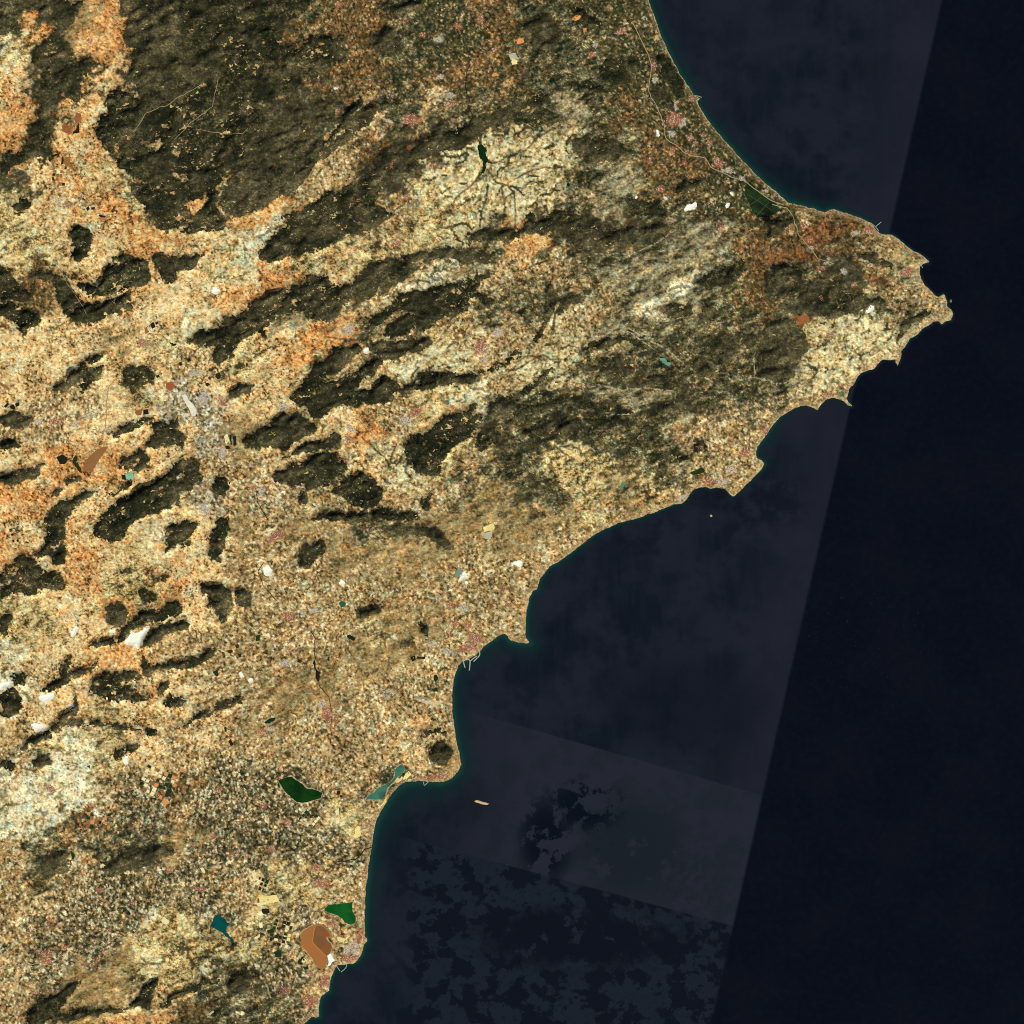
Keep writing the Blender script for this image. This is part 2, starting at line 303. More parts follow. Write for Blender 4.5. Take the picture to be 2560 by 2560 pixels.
# patches of one cover, traced (class, tile, outline, softness)
PATCH = [
 ('o', 'A', [(170,120),(200,60),(290,90),(260,160),(230,220),(180,200)]), ('o', 'A', [(150,280),(240,230),(390,180),(420,220),(330,290),(250,310),(150,330)]),
 ('o', 'A', [(780,60),(850,120),(930,290),(920,340),(850,360),(830,470),(760,470),(640,440),(560,420),(560,280),(620,200),(720,120)]),
 ('p', 'A', [(880,480),(930,490),(960,540),(900,530)]), ('p', 'A', [(600,560),(680,580),(760,540),(700,660),(720,780),(745,840),(715,880),(690,960),(700,1060),(760,1120),(560,1130),(480,1080),(380,1080),(420,940),(440,820),(560,760),(610,690)]),
 ('o', 'A', [(0,640),(140,680),(280,750),(295,880),(230,900),(180,960),(190,1090),(120,1130),(60,1050),(0,1130)]),
 ('x', 'A', [(0,330),(60,330),(50,380),(0,400)]), ('x', 'A', [(70,380),(150,360),(130,400)]), ('x', 'A', [(0,430),(70,480),(90,560),(0,570)]),
 ('o', 'A', [(640,1380),(800,1480),(930,1440),(940,1560),(1100,1660),(1140,1740),(1060,1730),(900,1640),(760,1560),(660,1470)]),
 ('o', 'A', [(860,1660),(1000,1690),(1140,1760),(1110,1932),(1050,1900),(960,1800),(860,1740)]), ('o', 'A', [(1140,1760),(1240,1710),(1430,1790),(1200,1800)]),
 ('y', 'A', [(560,1170),(800,1180),(930,1330),(1010,1470),(900,1460),(760,1440),(560,1320)]), ('o', 'A', [(1410,730),(1500,620),(1530,600),(1450,720)]),
 ('d', 'A', [(1010,880),(1200,900),(1220,980),(1100,1000)]), ('y', 'A', [(1020,1040),(1150,1030),(1340,1090),(1300,1140),(1100,1120)]),
 ('o', 'A', [(820,1070),(870,1070),(900,1160),(860,1150)]), ('o', 'A', [(1360,1500),(1520,1400),(1540,1470),(1420,1600)]), ('y', 'A', [(1240,1270),(1340,1260),(1420,1350),(1330,1330)]),
 ('y', 'A', [(1580,1380),(1700,1240),(1720,1290),(1620,1400)]), ('o', 'A', [(1640,1640),(1932,1530),(2060,1500),(2080,1530),(1960,1600),(1800,1680),(1700,1700)]),
 ('x', 'A', [(1740,1780),(1880,1660),(1990,1570),(2060,1560),(2090,1620),(2000,1740),(1900,1800),(1800,1900),(1740,1870)]),
 ('x', 'A', [(590,1640),(680,1620),(660,1690),(600,1690)]), ('y', 'A', [(800,1750),(860,1780),(830,1850),(790,1820)]),
 ('o', 'E', [(0,190),(120,150),(370,110),(390,150),(310,230),(150,250),(20,310),(0,300)]), ('o', 'E', [(370,560),(430,480),(530,500),(640,430),(760,370),(740,430),(620,510),(530,580),(400,610)]),
 ('r', 'E', [(390,560),(440,500),(520,520),(650,440),(740,390),(640,490),(520,570)]),
 ('o', 'D', [(1590,350),(1700,280),(1932,190),(1932,300),(1800,370),(1690,440),(1620,450)]), ('o', 'D', [(560,1480),(700,1400),(900,1400),(1050,1380),(1080,1420),(900,1480),(860,1560),(700,1600),(600,1590)]),
 ('p', 'D', [(830,1380),(1000,1250),(1080,1240),(1100,1340),(1050,1390),(900,1400)]), ('x', 'D', [(1070,1000),(1140,960),(1230,960),(1200,1020),(1110,1040)]),
 ('x', 'D', [(1330,470),(1400,400),(1540,340),(1520,400),(1400,460),(1360,540),(1320,550)]), ('p', 'D', [(60,480),(130,520),(240,720),(330,880),(290,860),(180,700),(80,560)]),
 ('o', 'D', [(0,1740),(120,1680),(320,1680),(480,1650),(620,1660),(560,1740),(400,1840),(300,1932),(0,1932)]), ('p', 'D', [(1040,0),(1120,80),(1180,200),(1240,380),(1200,400),(1150,220),(1100,130)]),
 ('y', 'D', [(700,290),(820,280),(960,230),(1010,230),(900,260),(780,330)]),
 ('x', 'E', [(1000,250),(1190,160),(1300,100),(1480,80),(1490,130),(1340,190),(1230,260),(1100,270)]), ('x', 'E', [(1190,60),(1400,10),(1480,50),(1300,80)]),
 ('x', 'E', [(950,850),(1100,770),(1190,720),(1350,650),(1400,720),(1290,740),(1190,800),(1100,890),(960,870)]),
 ('x', 'E', [(1620,920),(1700,900),(1720,980),(1680,1060),(1700,1100),(1620,1180),(1600,1150),(1650,1060),(1580,1060),(1440,1110),(1430,1040),(1560,1000)]),
 ('o', 'E', [(1160,1290),(1280,1200),(1420,1120),(1560,1050),(1460,1140),(1330,1220),(1240,1280)]), ('o', 'E', [(700,1130),(900,1080),(940,1060),(900,1160),(760,1240)]),
 ('p', 'E', [(240,1400),(430,1290),(560,1250),(620,1250),(450,1340),(300,1400)]), ('p', 'E', [(140,1560),(200,1500),(450,1440),(470,1440),(300,1510),(200,1560)]),
 ('x', 'E', [(880,1600),(960,1600),(1060,1640),(1120,1540),(1160,1580),(1080,1650),(960,1640)]), ('q', 'E', [(130,420),(300,410),(410,480),(380,540),(200,520),(60,600)]),
 ('q', 'F', [(600,80),(900,20),(1100,60),(1400,0),(1430,60),(1340,250),(1150,400),(1020,480),(880,400),(760,300),(640,200)]),
 ('x', 'F', [(880,350),(1000,330),(1160,240),(1330,110),(1410,40),(1420,110),(1340,230),(1200,300),(1130,380),(1060,470),(960,450),(890,400)]),
 ('y', 'F', [(500,1560),(560,1530),(650,1560),(620,1640),(540,1650),(500,1600)]), ('y', 'F', [(300,1560),(420,1560),(460,1640),(360,1660)]), ('w', 'F', [(0,700),(80,690),(200,560),(300,480),(400,500),(420,620),(300,700),(200,740),(300,790),(160,850),(40,860),(0,820)]),
 ('q', 'F', [(560,1000),(620,940),(700,950),(820,980),(1180,980),(1190,1030),(1080,1060),(960,1120),(820,1110),(680,1050)]), ('q', 'F', [(1090,1360),(1150,1290),(1210,1330),(1180,1410),(1100,1410)]),
 ('q', 'F', [(1200,1190),(1320,1150),(1350,1190),(1300,1240),(1230,1240)]), ('q', 'F', [(1660,540),(1830,530),(1820,580),(1740,660),(1680,600)]), ('q', 'F', [(1130,1550),(1300,1480),(1350,1490),(1280,1550),(1180,1570)]),
 ('w', 'F', [(1460,1290),(1500,1220),(1530,1230),(1520,1290),(1480,1310)]), ('q', 'F', [(1800,950),(1932,960),(1932,1010),(1820,1010)]),
 ('q', 'C', [(530,1400),(600,1310),(800,1280),(980,1310),(970,1360),(820,1360),(640,1400),(560,1420)]), ('q', 'C', [(570,1470),(700,1380),(850,1370),(880,1400),(760,1490),(640,1500)]),
 ('q', 'C', [(420,740),(520,720),(600,860),(520,950),(430,900)]), ('q', 'C', [(1210,1720),(1400,1680),(1500,1760),(1380,1850),(1200,1830)]),
 ('r', 'K', [(510,1150),(600,1125),(660,1140),(645,1190),(600,1210),(540,1190)]), ('r', 'K', [(690,430),(850,390),(1000,450),(1010,500),(850,540),(700,540),(670,490)]), ('r', 'K', [(1060,850),(1180,840),(1260,900),(1180,950),(1080,910)]),
 ('r', 'K', [(400,640),(620,640),(640,720),(420,760),(260,780),(250,700)]), ('b', 'K', [(540,360),(700,400),(640,480),(560,460)]),
 ('w', 'K', [(700,1160),(1100,1140),(1260,1200),(1230,1400),(1000,1460),(760,1420),(680,1300)]), ('q', 'K', [(500,1640),(560,1480),(640,1300),(660,1400),(600,1560),(560,1700),(600,1760),(540,1740)]),
 ('x', 'G', [(0,920),(120,960),(230,1000),(210,1130),(90,1180),(0,1200)]), ('x', 'G', [(270,370),(380,340),(370,390),(320,410)]), ('y', 'G', [(100,660),(400,640),(420,760),(280,900),(240,990),(100,920)]),
 ('x', 'G', [(1090,160),(1200,40),(1300,60),(1200,120),(1190,200),(1110,220)]), ('o', 'G', [(700,640),(820,620),(960,640),(1010,720),(950,780),(930,690),(850,650),(780,720),(780,860),(730,780)]),
 ('o', 'G', [(600,1010),(820,960),(900,980),(1030,1010),(1020,1140),(900,1130),(760,1040),(640,1140)]), ('o', 'G', [(480,330),(700,280),(740,480),(760,600),(560,620),(480,500)]),
 ('o', 'G', [(1060,1300),(1130,1260),(1140,1400),(1110,1500),(1040,1480)]), ('o', 'G', [(1140,870),(1320,790),(1300,830),(1180,880)]), ('o', 'G', [(560,30),(640,20),(600,100),(500,220),(480,160)]),
 ('x', 'G', [(380,1760),(560,1700),(680,1780),(640,1932),(440,1932)]), ('y', 'G', [(1080,1450),(1110,1440),(1120,1490),(1080,1500)]),
 ('y', 'H', [(720,830),(860,780),(1000,900),(1040,960),(860,960),(760,900)]), ('t', 'H', [(700,760),(860,680),(930,740),(800,820)]), ('o', 'H', [(1210,1720),(1270,1710),(1270,1740),(1220,1750)]),
 ('r', 'H', [(800,640),(960,640),(980,660),(820,680)]), ('y', 'H', [(1640,100),(1740,60),(1760,200),(1740,380),(1680,360),(1650,240)]), ('o', 'H', [(1100,1520),(1300,1480),(1320,1560),(1160,1580)]),
 ('y', 'J', [(560,330),(740,300),(820,340),(760,450),(620,480),(550,470)]), ('y', 'J', [(720,500),(760,470),(770,560),(720,570)]), ('y', 'J', [(0,1040),(120,1000),(150,1020),(160,1040),(40,1080)]), ('y', 'J', [(590,1290),(670,1310),(640,1340),(600,1330)]),
 ('x', 'I', [(1460,1500),(1520,1470),(1580,1500),(1540,1590),(1460,1560)]), ('x', 'I', [(1460,1640),(1640,1560),(1660,1590),(1500,1640),(1300,1700),(1200,1790),(1180,1760),(1290,1680)]),
 ('t', 'I', [(800,1500),(900,1330),(1000,1340),(1000,1500),(960,1640),(900,1780),(760,1810),(620,1820),(480,1860),(560,1720),(680,1640)]), ('o', 'I', [(560,1932),(960,1860),(1260,1860),(1300,1932)]),
 ('t', 'I', [(1320,480),(1440,460),(1560,500),(1540,570),(1480,640),(1400,590)]), ('x', 'I', [(1060,1230),(1130,1030),(1150,1080),(1100,1200)]),
 ('k', 'J', [(560,1150),(640,1170),(720,1240),(700,1270),(630,1220),(560,1180)]), ('k', 'J', [(870,440),(850,560),(830,640),(790,640),(830,540)]), ('k', 'J', [(820,670),(820,780),(790,770),(790,680)]),
 ('k', 'J', [(770,1000),(795,1010),(795,1130),(780,1130)]), ('g', 'J', [(720,230),(860,180),(900,70),(1020,30),(1010,160),(900,260),(780,260)]), ('g', 'J', [(160,140),(240,40),(330,60),(280,130),(370,170),(420,210),(380,210),(300,150),(190,170)]),
]
WARPX, WARPY = 2.4 * wxa + 1.2 * n_fine, 2.4 * wya + 1.2 * n_fine2
def soft_mask(P, soft=1.2, jit=1.0):
    w = window(P, 14)
    if GX[w].size == 0: return None, None
    d = sdist(GX[w] + jit * WARPX[w], GY[w] + jit * WARPY[w], P)
    return w, sstep(-soft, soft, d)
for key, t, pts in PATCH:
    P = tp(t, pts)
    w, m = soft_mask(P, 2.2, 2.0)
    if w is None: continue
    m = m * np.clip(.86 + .30 * n_mid[w] + .22 * n_str[w], 0.15, .96)
    for k in keys: W[k][w] *= (1 - m)
    W[key][w] += m

# ------------------------------------------------------------------ woods: traced outlines, one object each  (shade 0 = black green .. 1 = olive)
FOREST = [
 ('A', [(1330,0),(2350,0),(2200,90),(2080,230),(2030,470),(2220,580),(2230,650),(2060,720),(1950,830),(1900,960),(1800,1080),(1760,1230),(1640,1330),(1580,1480),(1680,1640),(1640,1690),(1480,1700),(1180,1700),(1090,1560),(1000,1420),(1080,1330),(960,1290),(870,1200),(760,1090),(700,1000),(720,880),(780,800),(740,700),(880,640),(1000,720),(1130,800),(1300,740),(1480,620),(1560,560),(1500,420),(1380,300),(1290,160)], .2),
 ('A', [(900,0),(1320,0),(1300,160),(1390,300),(1500,430),(1550,560),(1470,620),(1300,730),(1130,790),(1010,710),(960,560),(960,420),(930,300),(900,120)], .75),
 ('A', [(530,1680),(600,1650),(680,1720),(660,1830),(600,1932),(540,1932)], .2),
 ('A', [(300,470),(380,480),(370,640),(430,780),(380,850),(400,960),(340,1080),(300,1090),(310,900),(290,740)], .35),
 ('A', [(0,1130),(90,1100),(190,1120),(200,1040),(300,1060),(290,1130),(180,1180),(80,1240),(0,1290)], .4),
 ('A', [(0,0),(110,60),(160,110),(140,200),(60,230),(0,260)], .2),
 ('A', [(290,0),(600,0),(560,110),(460,250),(560,430),(420,420),(300,500),(210,450),(290,330),(420,210),(300,120)], .55),
 ('A', [(440,620),(500,480),(620,470),(640,560),(580,640),(570,740),(500,750),(450,700)], .3),
 ('A', [(1900,700),(2080,740),(2200,820),(2300,1050),(2340,1180),(2180,1380),(1932,1500),(1700,1640),(1600,1480),(1660,1340),(1780,1230),(1820,1080),(1910,960)], .7),
 ('A', [(950,1330),(1080,1360),(1200,1480),(1210,1530),(1080,1540),(1000,1440)], .7),
 ('A', [(100,1530),(170,1465),(225,1460),(225,1510),(130,1580)], .35),
 ('D', [(1130,0),(1500,0),(1440,60),(1350,120),(1240,190),(1180,160)], .25),
 ('D', [(560,180),(700,210),(760,150),(800,40),(830,0),(1030,0),(1090,70),(1110,160),(1060,230),(960,240),(900,290),(780,300),(680,290),(600,240)], .2),
 ('D', [(400,110),(480,200),(560,280),(640,330),(800,330),(900,300),(1000,250),(950,330),(980,370),(900,420),(820,430),(740,460),(640,500),(540,480),(470,390),(430,300),(390,200)], .3),
 ('D', [(0,360),(90,340),(180,390),(290,440),(300,500),(220,520),(200,600),(120,500),(0,440)], .2),
 ('D', [(0,60),(60,120),(140,200),(200,260),(280,330),(160,340),(60,330),(0,340)], .3),
 ('D', [(210,160),(280,110),(350,100),(400,120),(350,165),(240,180)], .6),
 ('E', [(-510,600),(-400,550),(-280,540),(-230,470),(-100,420),(0,320),(180,240),(330,230),(400,140),(520,130),(570,200),(680,190),(700,300),(560,480),(420,470),(340,420),(200,400),(120,440),(60,580),(0,560),(-100,640),(-250,800),(-320,760),(-290,680),(-400,680)], .5),
 ('E', [(690,190),(800,80),(960,40),(1160,30),(1240,60),(1050,200),(900,290),(840,320),(720,370),(710,300)], .75),
 ('D', [(390,980),(500,880),(600,780),(720,710),(750,700),(720,760),(620,860),(560,920),(480,990)], .6),
 ('D', [(600,860),(700,830),(780,780),(760,850),(660,960),(620,1010),(580,940)], .4),
 ('D', [(880,850),(960,790),(1060,810),(1110,870),(1130,920),(1080,960),(980,1000),(930,960),(880,930)], .35),
 ('D', [(0,1170),(150,1150),(230,1190),(200,1250),(90,1270),(0,1240)], .5),
 ('D', [(800,1310),(930,1230),(1080,1190),(1130,1200),(1020,1240),(900,1300),(800,1380)], .5),
 ('D', [(1070,1250),(1200,1220),(1300,1200),(1290,1260),(1350,1330),(1330,1400),(1230,1380),(1150,1420),(1060,1410),(1110,1350),(1160,1290)], .5),
 ('D', [(870,1510),(950,1440),(1060,1440),(1100,1480),(1070,1550),(1000,1580),(930,1540),(870,1560)], .5),
 ('D', [(1250,1540),(1300,1490),(1400,1450),(1450,1500),(1440,1570),(1490,1590),(1400,1690),(1310,1730),(1330,1830),(1200,1860),(1060,1920),(980,1980),(900,2060),(840,2080),(760,2090),(690,2060),(680,1980),(720,1930),(800,1840),(880,1770),(1000,1730),(1120,1660),(1220,1600)], .1),
 ('D', [(320,1932),(400,1850),(480,1800),(580,1740),(680,1710),(720,1720),(640,1760),(560,1830),(510,1900),(490,1960),(480,2050),(440,2110),(310,2150),(350,2040),(370,1980)], .35),
 ('D', [(0,1640),(100,1600),(220,1560),(330,1530),(280,1610),(160,1650),(0,1690)], .5),
 ('D', [(490,1640),(560,1610),(590,1630),(540,1680),(500,1680)], .5),
 ('D', [(320,1770),(420,1720),(480,1700),(440,1750),(340,1790)], .6),
 ('D', [(800,1740),(900,1660),(980,1640),(900,1700),(820,1750)], .5),
 ('D', [(0,1360),(70,1340),(170,1370),(80,1420),(0,1440)], .4),
 ('D', [(1550,1680),(1600,1620),(1650,1620),(1670,1680),(1700,1650),(1680,1730),(1620,1780),(1580,1740)], .3),
 ('D', [(1680,980),(1780,940),(1870,960),(1800,1010),(1720,1040),(1670,1020)], .5),
 ('D', [(1760,1370),(1830,1310),(1932,1280),(1960,1340),(1880,1400),(1800,1400)], .3),
 ('B', [(20,1900),(60,1800),(170,1700),(230,1620),(330,1570),(480,1480),(560,1560),(700,1600),(840,1700),(700,1740),(560,1780),(430,1830),(300,1870),(200,1910),(100,1932)], .4),
 ('B', [(480,1480),(620,1380),(720,1340),(850,1290),(960,1110),(1100,1100),(1200,1180),(1100,1260),(1000,1320),(920,1400),(850,1500),(960,1530),(1060,1540),(950,1620),(840,1690),(700,1590),(570,1550)], .35),
 ('B', [(180,1590),(260,1560),(400,1480),(540,1410),(620,1390),(480,1500),(320,1580),(220,1620)], .15),
 ('B', [(1000,1170),(1190,1090),(1290,1000),(1480,940),(1650,860),(1900,740),(2050,690),(2150,720),(2050,830),(1900,860),(1760,900),(1650,1000),(1500,1080),(1300,1110),(1180,1180)], .5),
 ('B', [(400,1120),(440,1070),(540,990),(600,900),(650,820),(730,750),(800,720),(760,790),(680,860),(640,950),(560,1010),(480,1100),(420,1140)], .1),
 ('B', [(560,1020),(640,950),(770,790),(850,770),(900,800),(850,900),(750,960),(640,1060),(520,1190),(440,1180)], .8),
 ('B', [(170,350),(330,340),(420,250),(640,300),(690,430),(600,470),(430,560),(260,560),(170,480)], .35),
 ('B', [(1560,1710),(1700,1690),(1932,1700),(1932,1760),(1720,1760),(1560,1790)], .15),
 ('B', [(1050,1900),(1200,1840),(1400,1810),(1560,1800),(1750,1880),(1740,1932),(1300,1930)], .7),
 ('E', [(260,1060),(320,950),(390,890),(410,790),(500,780),(560,690),(680,660),(750,630),(780,690),(640,830),(480,900),(560,910),(720,860),(880,750),(960,760),(880,860),(780,920),(660,980),(780,990),(940,900),(1010,930),(1080,950),(1000,1060),(900,1080),(760,1080),(600,1090),(540,1150),(440,1190),(380,1150),(300,1100)], .1),
 ('E', [(870,650),(1000,620),(1200,590),(1330,590),(1300,650),(1130,710),(970,770),(890,730)], .7),
 ('E', [(1090,930),(1200,930),(1200,860),(1400,860),(1640,850),(1600,910),(1500,930),(1330,960),(1200,970),(1120,1010),(1060,1020)], .3),
 ('E', [(790,480),(900,400),(1000,340),(1060,280),(1250,240),(1350,210),(1540,170),(1600,130),(1700,130),(1720,170),(1640,210),(1560,240),(1560,320),(1540,420),(1440,430),(1300,500),(1200,560),(1050,600),(940,580),(980,500),(1060,460),(1190,430),(1100,400),(1000,410),(900,500),(830,550)], .15),
 ('E', [(1570,240),(1640,280),(1740,340),(1700,360),(1620,320),(1570,300)], .1),
 ('E', [(70,1230),(150,1180),(260,1170),(300,1150),(390,1200),(440,1250),(400,1300),(330,1350),(200,1400),(100,1400),(0,1390),(0,1310)], .4),
 ('E', [(210,1480),(280,1430),(370,1370),(500,1350),(580,1300),(640,1310),(600,1390),(480,1430),(340,1440),(240,1500)], .3),
 ('E', [(130,1570),(200,1540),(320,1520),(440,1460),(580,1420),(640,1460),(690,1520),(640,1600),(500,1700),(380,1700),(270,1690),(140,1660)], .35),
 ('E', [(640,1610),(760,1580),(820,1620),(880,1680),(940,1720),(900,1830),(800,1860),(700,1830),(640,1740),(570,1680)], .15),
 ('E', [(1080,1390),(1120,1350),(1170,1300),(1300,1260),(1370,1190),(1480,1150),(1600,1080),(1640,1100),(1560,1180),(1620,1190),(1700,1130),(1600,1300),(1520,1350),(1420,1420),(1360,1500),(1340,1600),(1200,1620),(1150,1560),(1110,1480)], .2),
 ('E', [(1700,1120),(1780,1040),(1850,1060),(1880,1000),(1900,1080),(1840,1160),(1700,1220),(1640,1260)], .4),
 ('E', [(1620,1290),(1760,1260),(1790,1310),(1740,1370),(1640,1420),(1600,1370)], .2),
 ('E', [(700,1840),(820,1870),(930,1840),(1010,1870),(960,1900),(820,1900)], .2),
 ('E', [(1230,1780),(1280,1760),(1270,1850),(1220,1840)], .2), ('E', [(1090,1890),(1180,1880),(1230,1932),(1080,1940)], .2), ('E', [(300,1760),(390,1740),(380,1800),(320,1810)], .2),
 ('E', [(1800,1480),(1932,1440),(1932,1560),(1820,1560)], .2), ('E', [(1650,830),(1760,780),(1932,690),(1960,740),(1840,790),(1720,850)], .25),
 ('F', [(60,990),(130,930),(220,860),(310,800),(320,830),(250,880),(160,960),(80,1020)], .2), ('F', [(500,700),(600,620),(760,580),(860,590),(1000,660),(960,680),(850,640),(760,630),(700,680),(600,690)], .35),
 ('F', [(400,1030),(520,1000),(560,1060),(700,1120),(860,1110),(900,1130),(700,1140),(560,1100),(480,1080)], .15), ('F', [(80,1300),(300,1210),(460,1180),(500,1220),(400,1280),(440,1330),(300,1340),(180,1400),(100,1460),(60,1420),(160,1340)], .25),
 ('F', [(860,1390),(900,1310),(980,1250),(1060,1240),(960,1290),(900,1350),(880,1410)], .15), ('F', [(1120,420),(1200,360),(1300,350),(1320,410),(1260,450),(1150,460)], .35), ('F', [(80,1440),(20,1470),(0,1560),(60,1520)], .2),
 ('F', [(290,430),(400,310),(500,250),(580,250),(500,330),(400,400)], .8), ('F', [(1350,430),(1420,370),(1540,340),(1580,400),(1480,470),(1380,480)], .6), ('F', [(960,1180),(1060,1120),(1190,1060),(1200,1090),(1080,1160),(1000,1210)], .3),
 ('C', [(640,480),(700,430),(900,420),(950,500),(880,600),(740,620),(640,560)], .3), ('C', [(370,630),(500,600),(640,610),(790,690),(680,680),(500,640)], .15), ('C', [(10,860),(110,800),(300,800),(400,860),(300,930),(60,930)], .35),
 ('C', [(0,1690),(300,1560),(560,1530),(620,1600),(820,1690),(780,1760),(640,1800),(500,1830),(440,1790),(380,1730),(200,1720)], .45), ('C', [(800,1450),(1100,1460),(1130,1580),(900,1560)], .3), ('C', [(80,1660),(110,1590),(160,1550),(180,1600),(130,1680)], .05),
 ('C', [(1200,1370),(1280,1300),(1420,1330),(1300,1400),(1200,1430)], .2), ('C', [(740,1760),(800,1660),(1000,1620),(1180,1660),(1100,1740),(900,1780)], .65), ('C', [(1060,400),(1140,430),(1250,590),(1280,680),(1220,720),(1190,640),(1080,520)], .15),
 ('C', [(1010,670),(1100,660),(1180,720),(1180,820),(1080,800)], .65), ('C', [(440,1040),(560,990),(760,1030),(840,1080),(760,1180),(560,1190),(470,1120)], .6),
 ('K', [(310,880),(400,820),(500,780),(620,800),(600,900),(700,900),(560,990),(400,1000),(320,980)], .5), ('K', [(570,1000),(700,910),(900,870),(900,950),(1080,1000),(1200,1010),(1250,1080),(1080,1070),(940,1130),(830,1160),(720,1160),(680,1090),(600,1060)], .4),
 ('K', [(290,1270),(340,1200),(480,1170),(620,1250),(640,1350),(560,1500),(500,1600),(420,1630),(300,1580),(275,1480)], .75), ('K', [(1350,1180),(1430,1110),(1560,1110),(1540,1160),(1440,1170),(1360,1260),(1300,1350),(1290,1330)], .7),
 ('K', [(1010,690),(1150,690),(1260,740),(1260,790),(1150,770),(1020,730)], .6), ('K', [(160,1280),(270,1290),(260,1340),(240,1380),(170,1350)], .5), ('K', [(320,440),(420,430),(540,440),(540,470),(420,560),(340,560)], .4),
 ('G', [(0,430),(90,340),(180,310),(270,350),(400,440),(430,440),(470,510),(450,560),(300,570),(200,600),(120,600),(0,660)], .25), ('G', [(270,330),(300,290),(400,260),(520,230),(480,300),(520,350),(460,400),(400,400),(380,330)], .2),
 ('G', [(1160,120),(1230,120),(1400,70),(1440,90),(1380,160),(1340,220),(1290,260),(1200,290),(1200,200)], .25), ('G', [(1480,200),(1560,160),(1600,80),(1640,20),(1700,60),(1690,150),(1660,230),(1620,310),(1600,370),(1520,330),(1560,240)], .4),
 ('G', [(880,420),(950,400),(960,430),(900,460)], .2), ('G', [(1140,480),(1200,450),(1250,470),(1190,520)], .3), ('G', [(1340,240),(1390,220),(1400,250),(1340,270)], .2), ('G', [(1000,580),(1100,570),(1160,660),(1090,670),(1040,650)], .3),
 ('G', [(1470,530),(1550,520),(1630,530),(1700,620),(1700,720),(1630,810),(1580,780),(1550,680),(1500,620)], .45), ('G', [(1710,590),(1780,560),(1860,620),(1820,690),(1740,680)], .6), ('G', [(790,720),(850,650),(920,680),(940,780),(880,860),(790,820)], .75),
 ('G', [(830,970),(880,880),(960,800),(1040,740),(1200,690),(1310,640),(1340,680),(1330,730),(1250,780),(1150,830),(1090,820),(1000,850),(920,900),(860,980)], .15), ('G', [(1090,900),(1200,830),(1320,790),(1400,830),(1300,890),(1200,900),(1120,980),(1040,990)], .65),
 ('G', [(1040,1040),(1110,1100),(1230,1100),(1350,1070),(1470,1040),(1600,1010),(1540,1080),(1400,1130),(1300,1160),(1150,1150),(1060,1200),(1030,1130)], .55), ('G', [(320,1300),(400,1210),(500,1100),(530,1110),(500,1160),(640,1150),(760,1040),(700,1120),(600,1200),(480,1260),(380,1310)], .3),
 ('G', [(650,1320),(700,1230),(740,1180),(830,1170),(900,1150),(1000,1170),(1040,1220),(940,1240),(980,1300),(1070,1350),(1000,1380),(860,1380),(760,1370)], .35), ('G', [(1140,1310),(1190,1250),(1250,1260),(1240,1310),(1160,1350)], .5), ('G', [(1200,1400),(1240,1350),(1340,1370),(1330,1410),(1230,1430)], .5),
 ('G', [(0,1320),(120,1280),(170,1360),(170,1440),(90,1480),(0,1500)], .1), ('G', [(100,1190),(200,1200),(190,1260),(120,1270),(80,1220)], .2), ('G', [(440,1500),(540,1450),(550,1330),(580,1340),(560,1440),(620,1520),(800,1540),(900,1560),(1040,1590),(900,1590),(760,1560),(600,1540),(480,1580),(380,1640),(200,1740),(160,1740),(220,1660),(360,1590)], .5),
 ('G', [(1060,1610),(1140,1580),(1130,1630),(1060,1660)], .25), ('G', [(1300,1590),(1400,1530),(1480,1440),(1600,1390),(1740,1350),(1800,1360),(1740,1400),(1600,1450),(1480,1520),(1380,1570)], .4), ('G', [(820,1770),(860,1730),(930,1740),(1040,1680),(1000,1740),(920,1790),(840,1820)], .4),
 ('G', [(0,760),(70,730),(90,780),(60,910),(10,900)], .1), ('G', [(130,700),(180,680),(210,760),(200,840),(160,800)], .1), ('G', [(840,970),(700,980),(580,1020),(700,960),(820,920)], .4),
 ('G', [(0,1810),(60,1820),(120,1850),(90,1900),(20,1900)], .5), ('G', [(240,1850),(300,1780),(360,1770),(400,1830),(320,1860)], .85),
 ('H', [(340,250),(400,220),(500,210),(510,260),(470,320),(400,380),(320,400),(310,330)], .35), ('H', [(380,50),(560,0),(900,0),(1150,10),(1180,50),(1080,60),(900,60),(720,90),(580,60)], .35), ('H', [(740,730),(880,690),(900,720),(800,790),(750,800)], .7),
 ('H', [(1210,1640),(1280,1600),(1370,1580),(1380,1610),(1300,1630)], .2), ('H', [(1050,970),(1130,910),(1180,930),(1120,1000)], .7), ('H', [(1190,780),(1230,800),(1250,870),(1240,910),(1210,860)], .15), ('H', [(1290,1700),(1400,1660),(1440,1760),(1400,1860),(1280,1840)], .85),
 ('I', [(310,700),(400,670),(510,660),(540,720),(510,800),(420,830),(330,850),(270,800)], .7), ('I', [(730,800),(850,700),(900,640),(1080,640),(1280,650),(1270,700),(1150,720),(1030,790),(900,820),(780,820)], .8),
 ('I', [(960,1790),(1040,1670),(1110,1600),(1150,1620),(1140,1730),(1110,1800),(1000,1820)], .3), ('I', [(200,1850),(300,1740),(420,1700),(520,1650),(640,1600),(560,1680),(460,1800),(440,1880),(300,1932),(200,1932)], .2),
 ('I', [(1180,1790),(1280,1690),(1400,1640),(1520,1600),(1640,1590),(1520,1630),(1400,1680),(1300,1740),(1200,1810)], .1), ('I', [(400,1870),(600,1820),(780,1810),(920,1790),(960,1810),(840,1840),(640,1890),(400,1932)], .4), ('I', [(1640,1620),(1760,1530),(1880,1560),(1932,1640),(1932,1720),(1800,1700),(1700,1700)], .6),
]
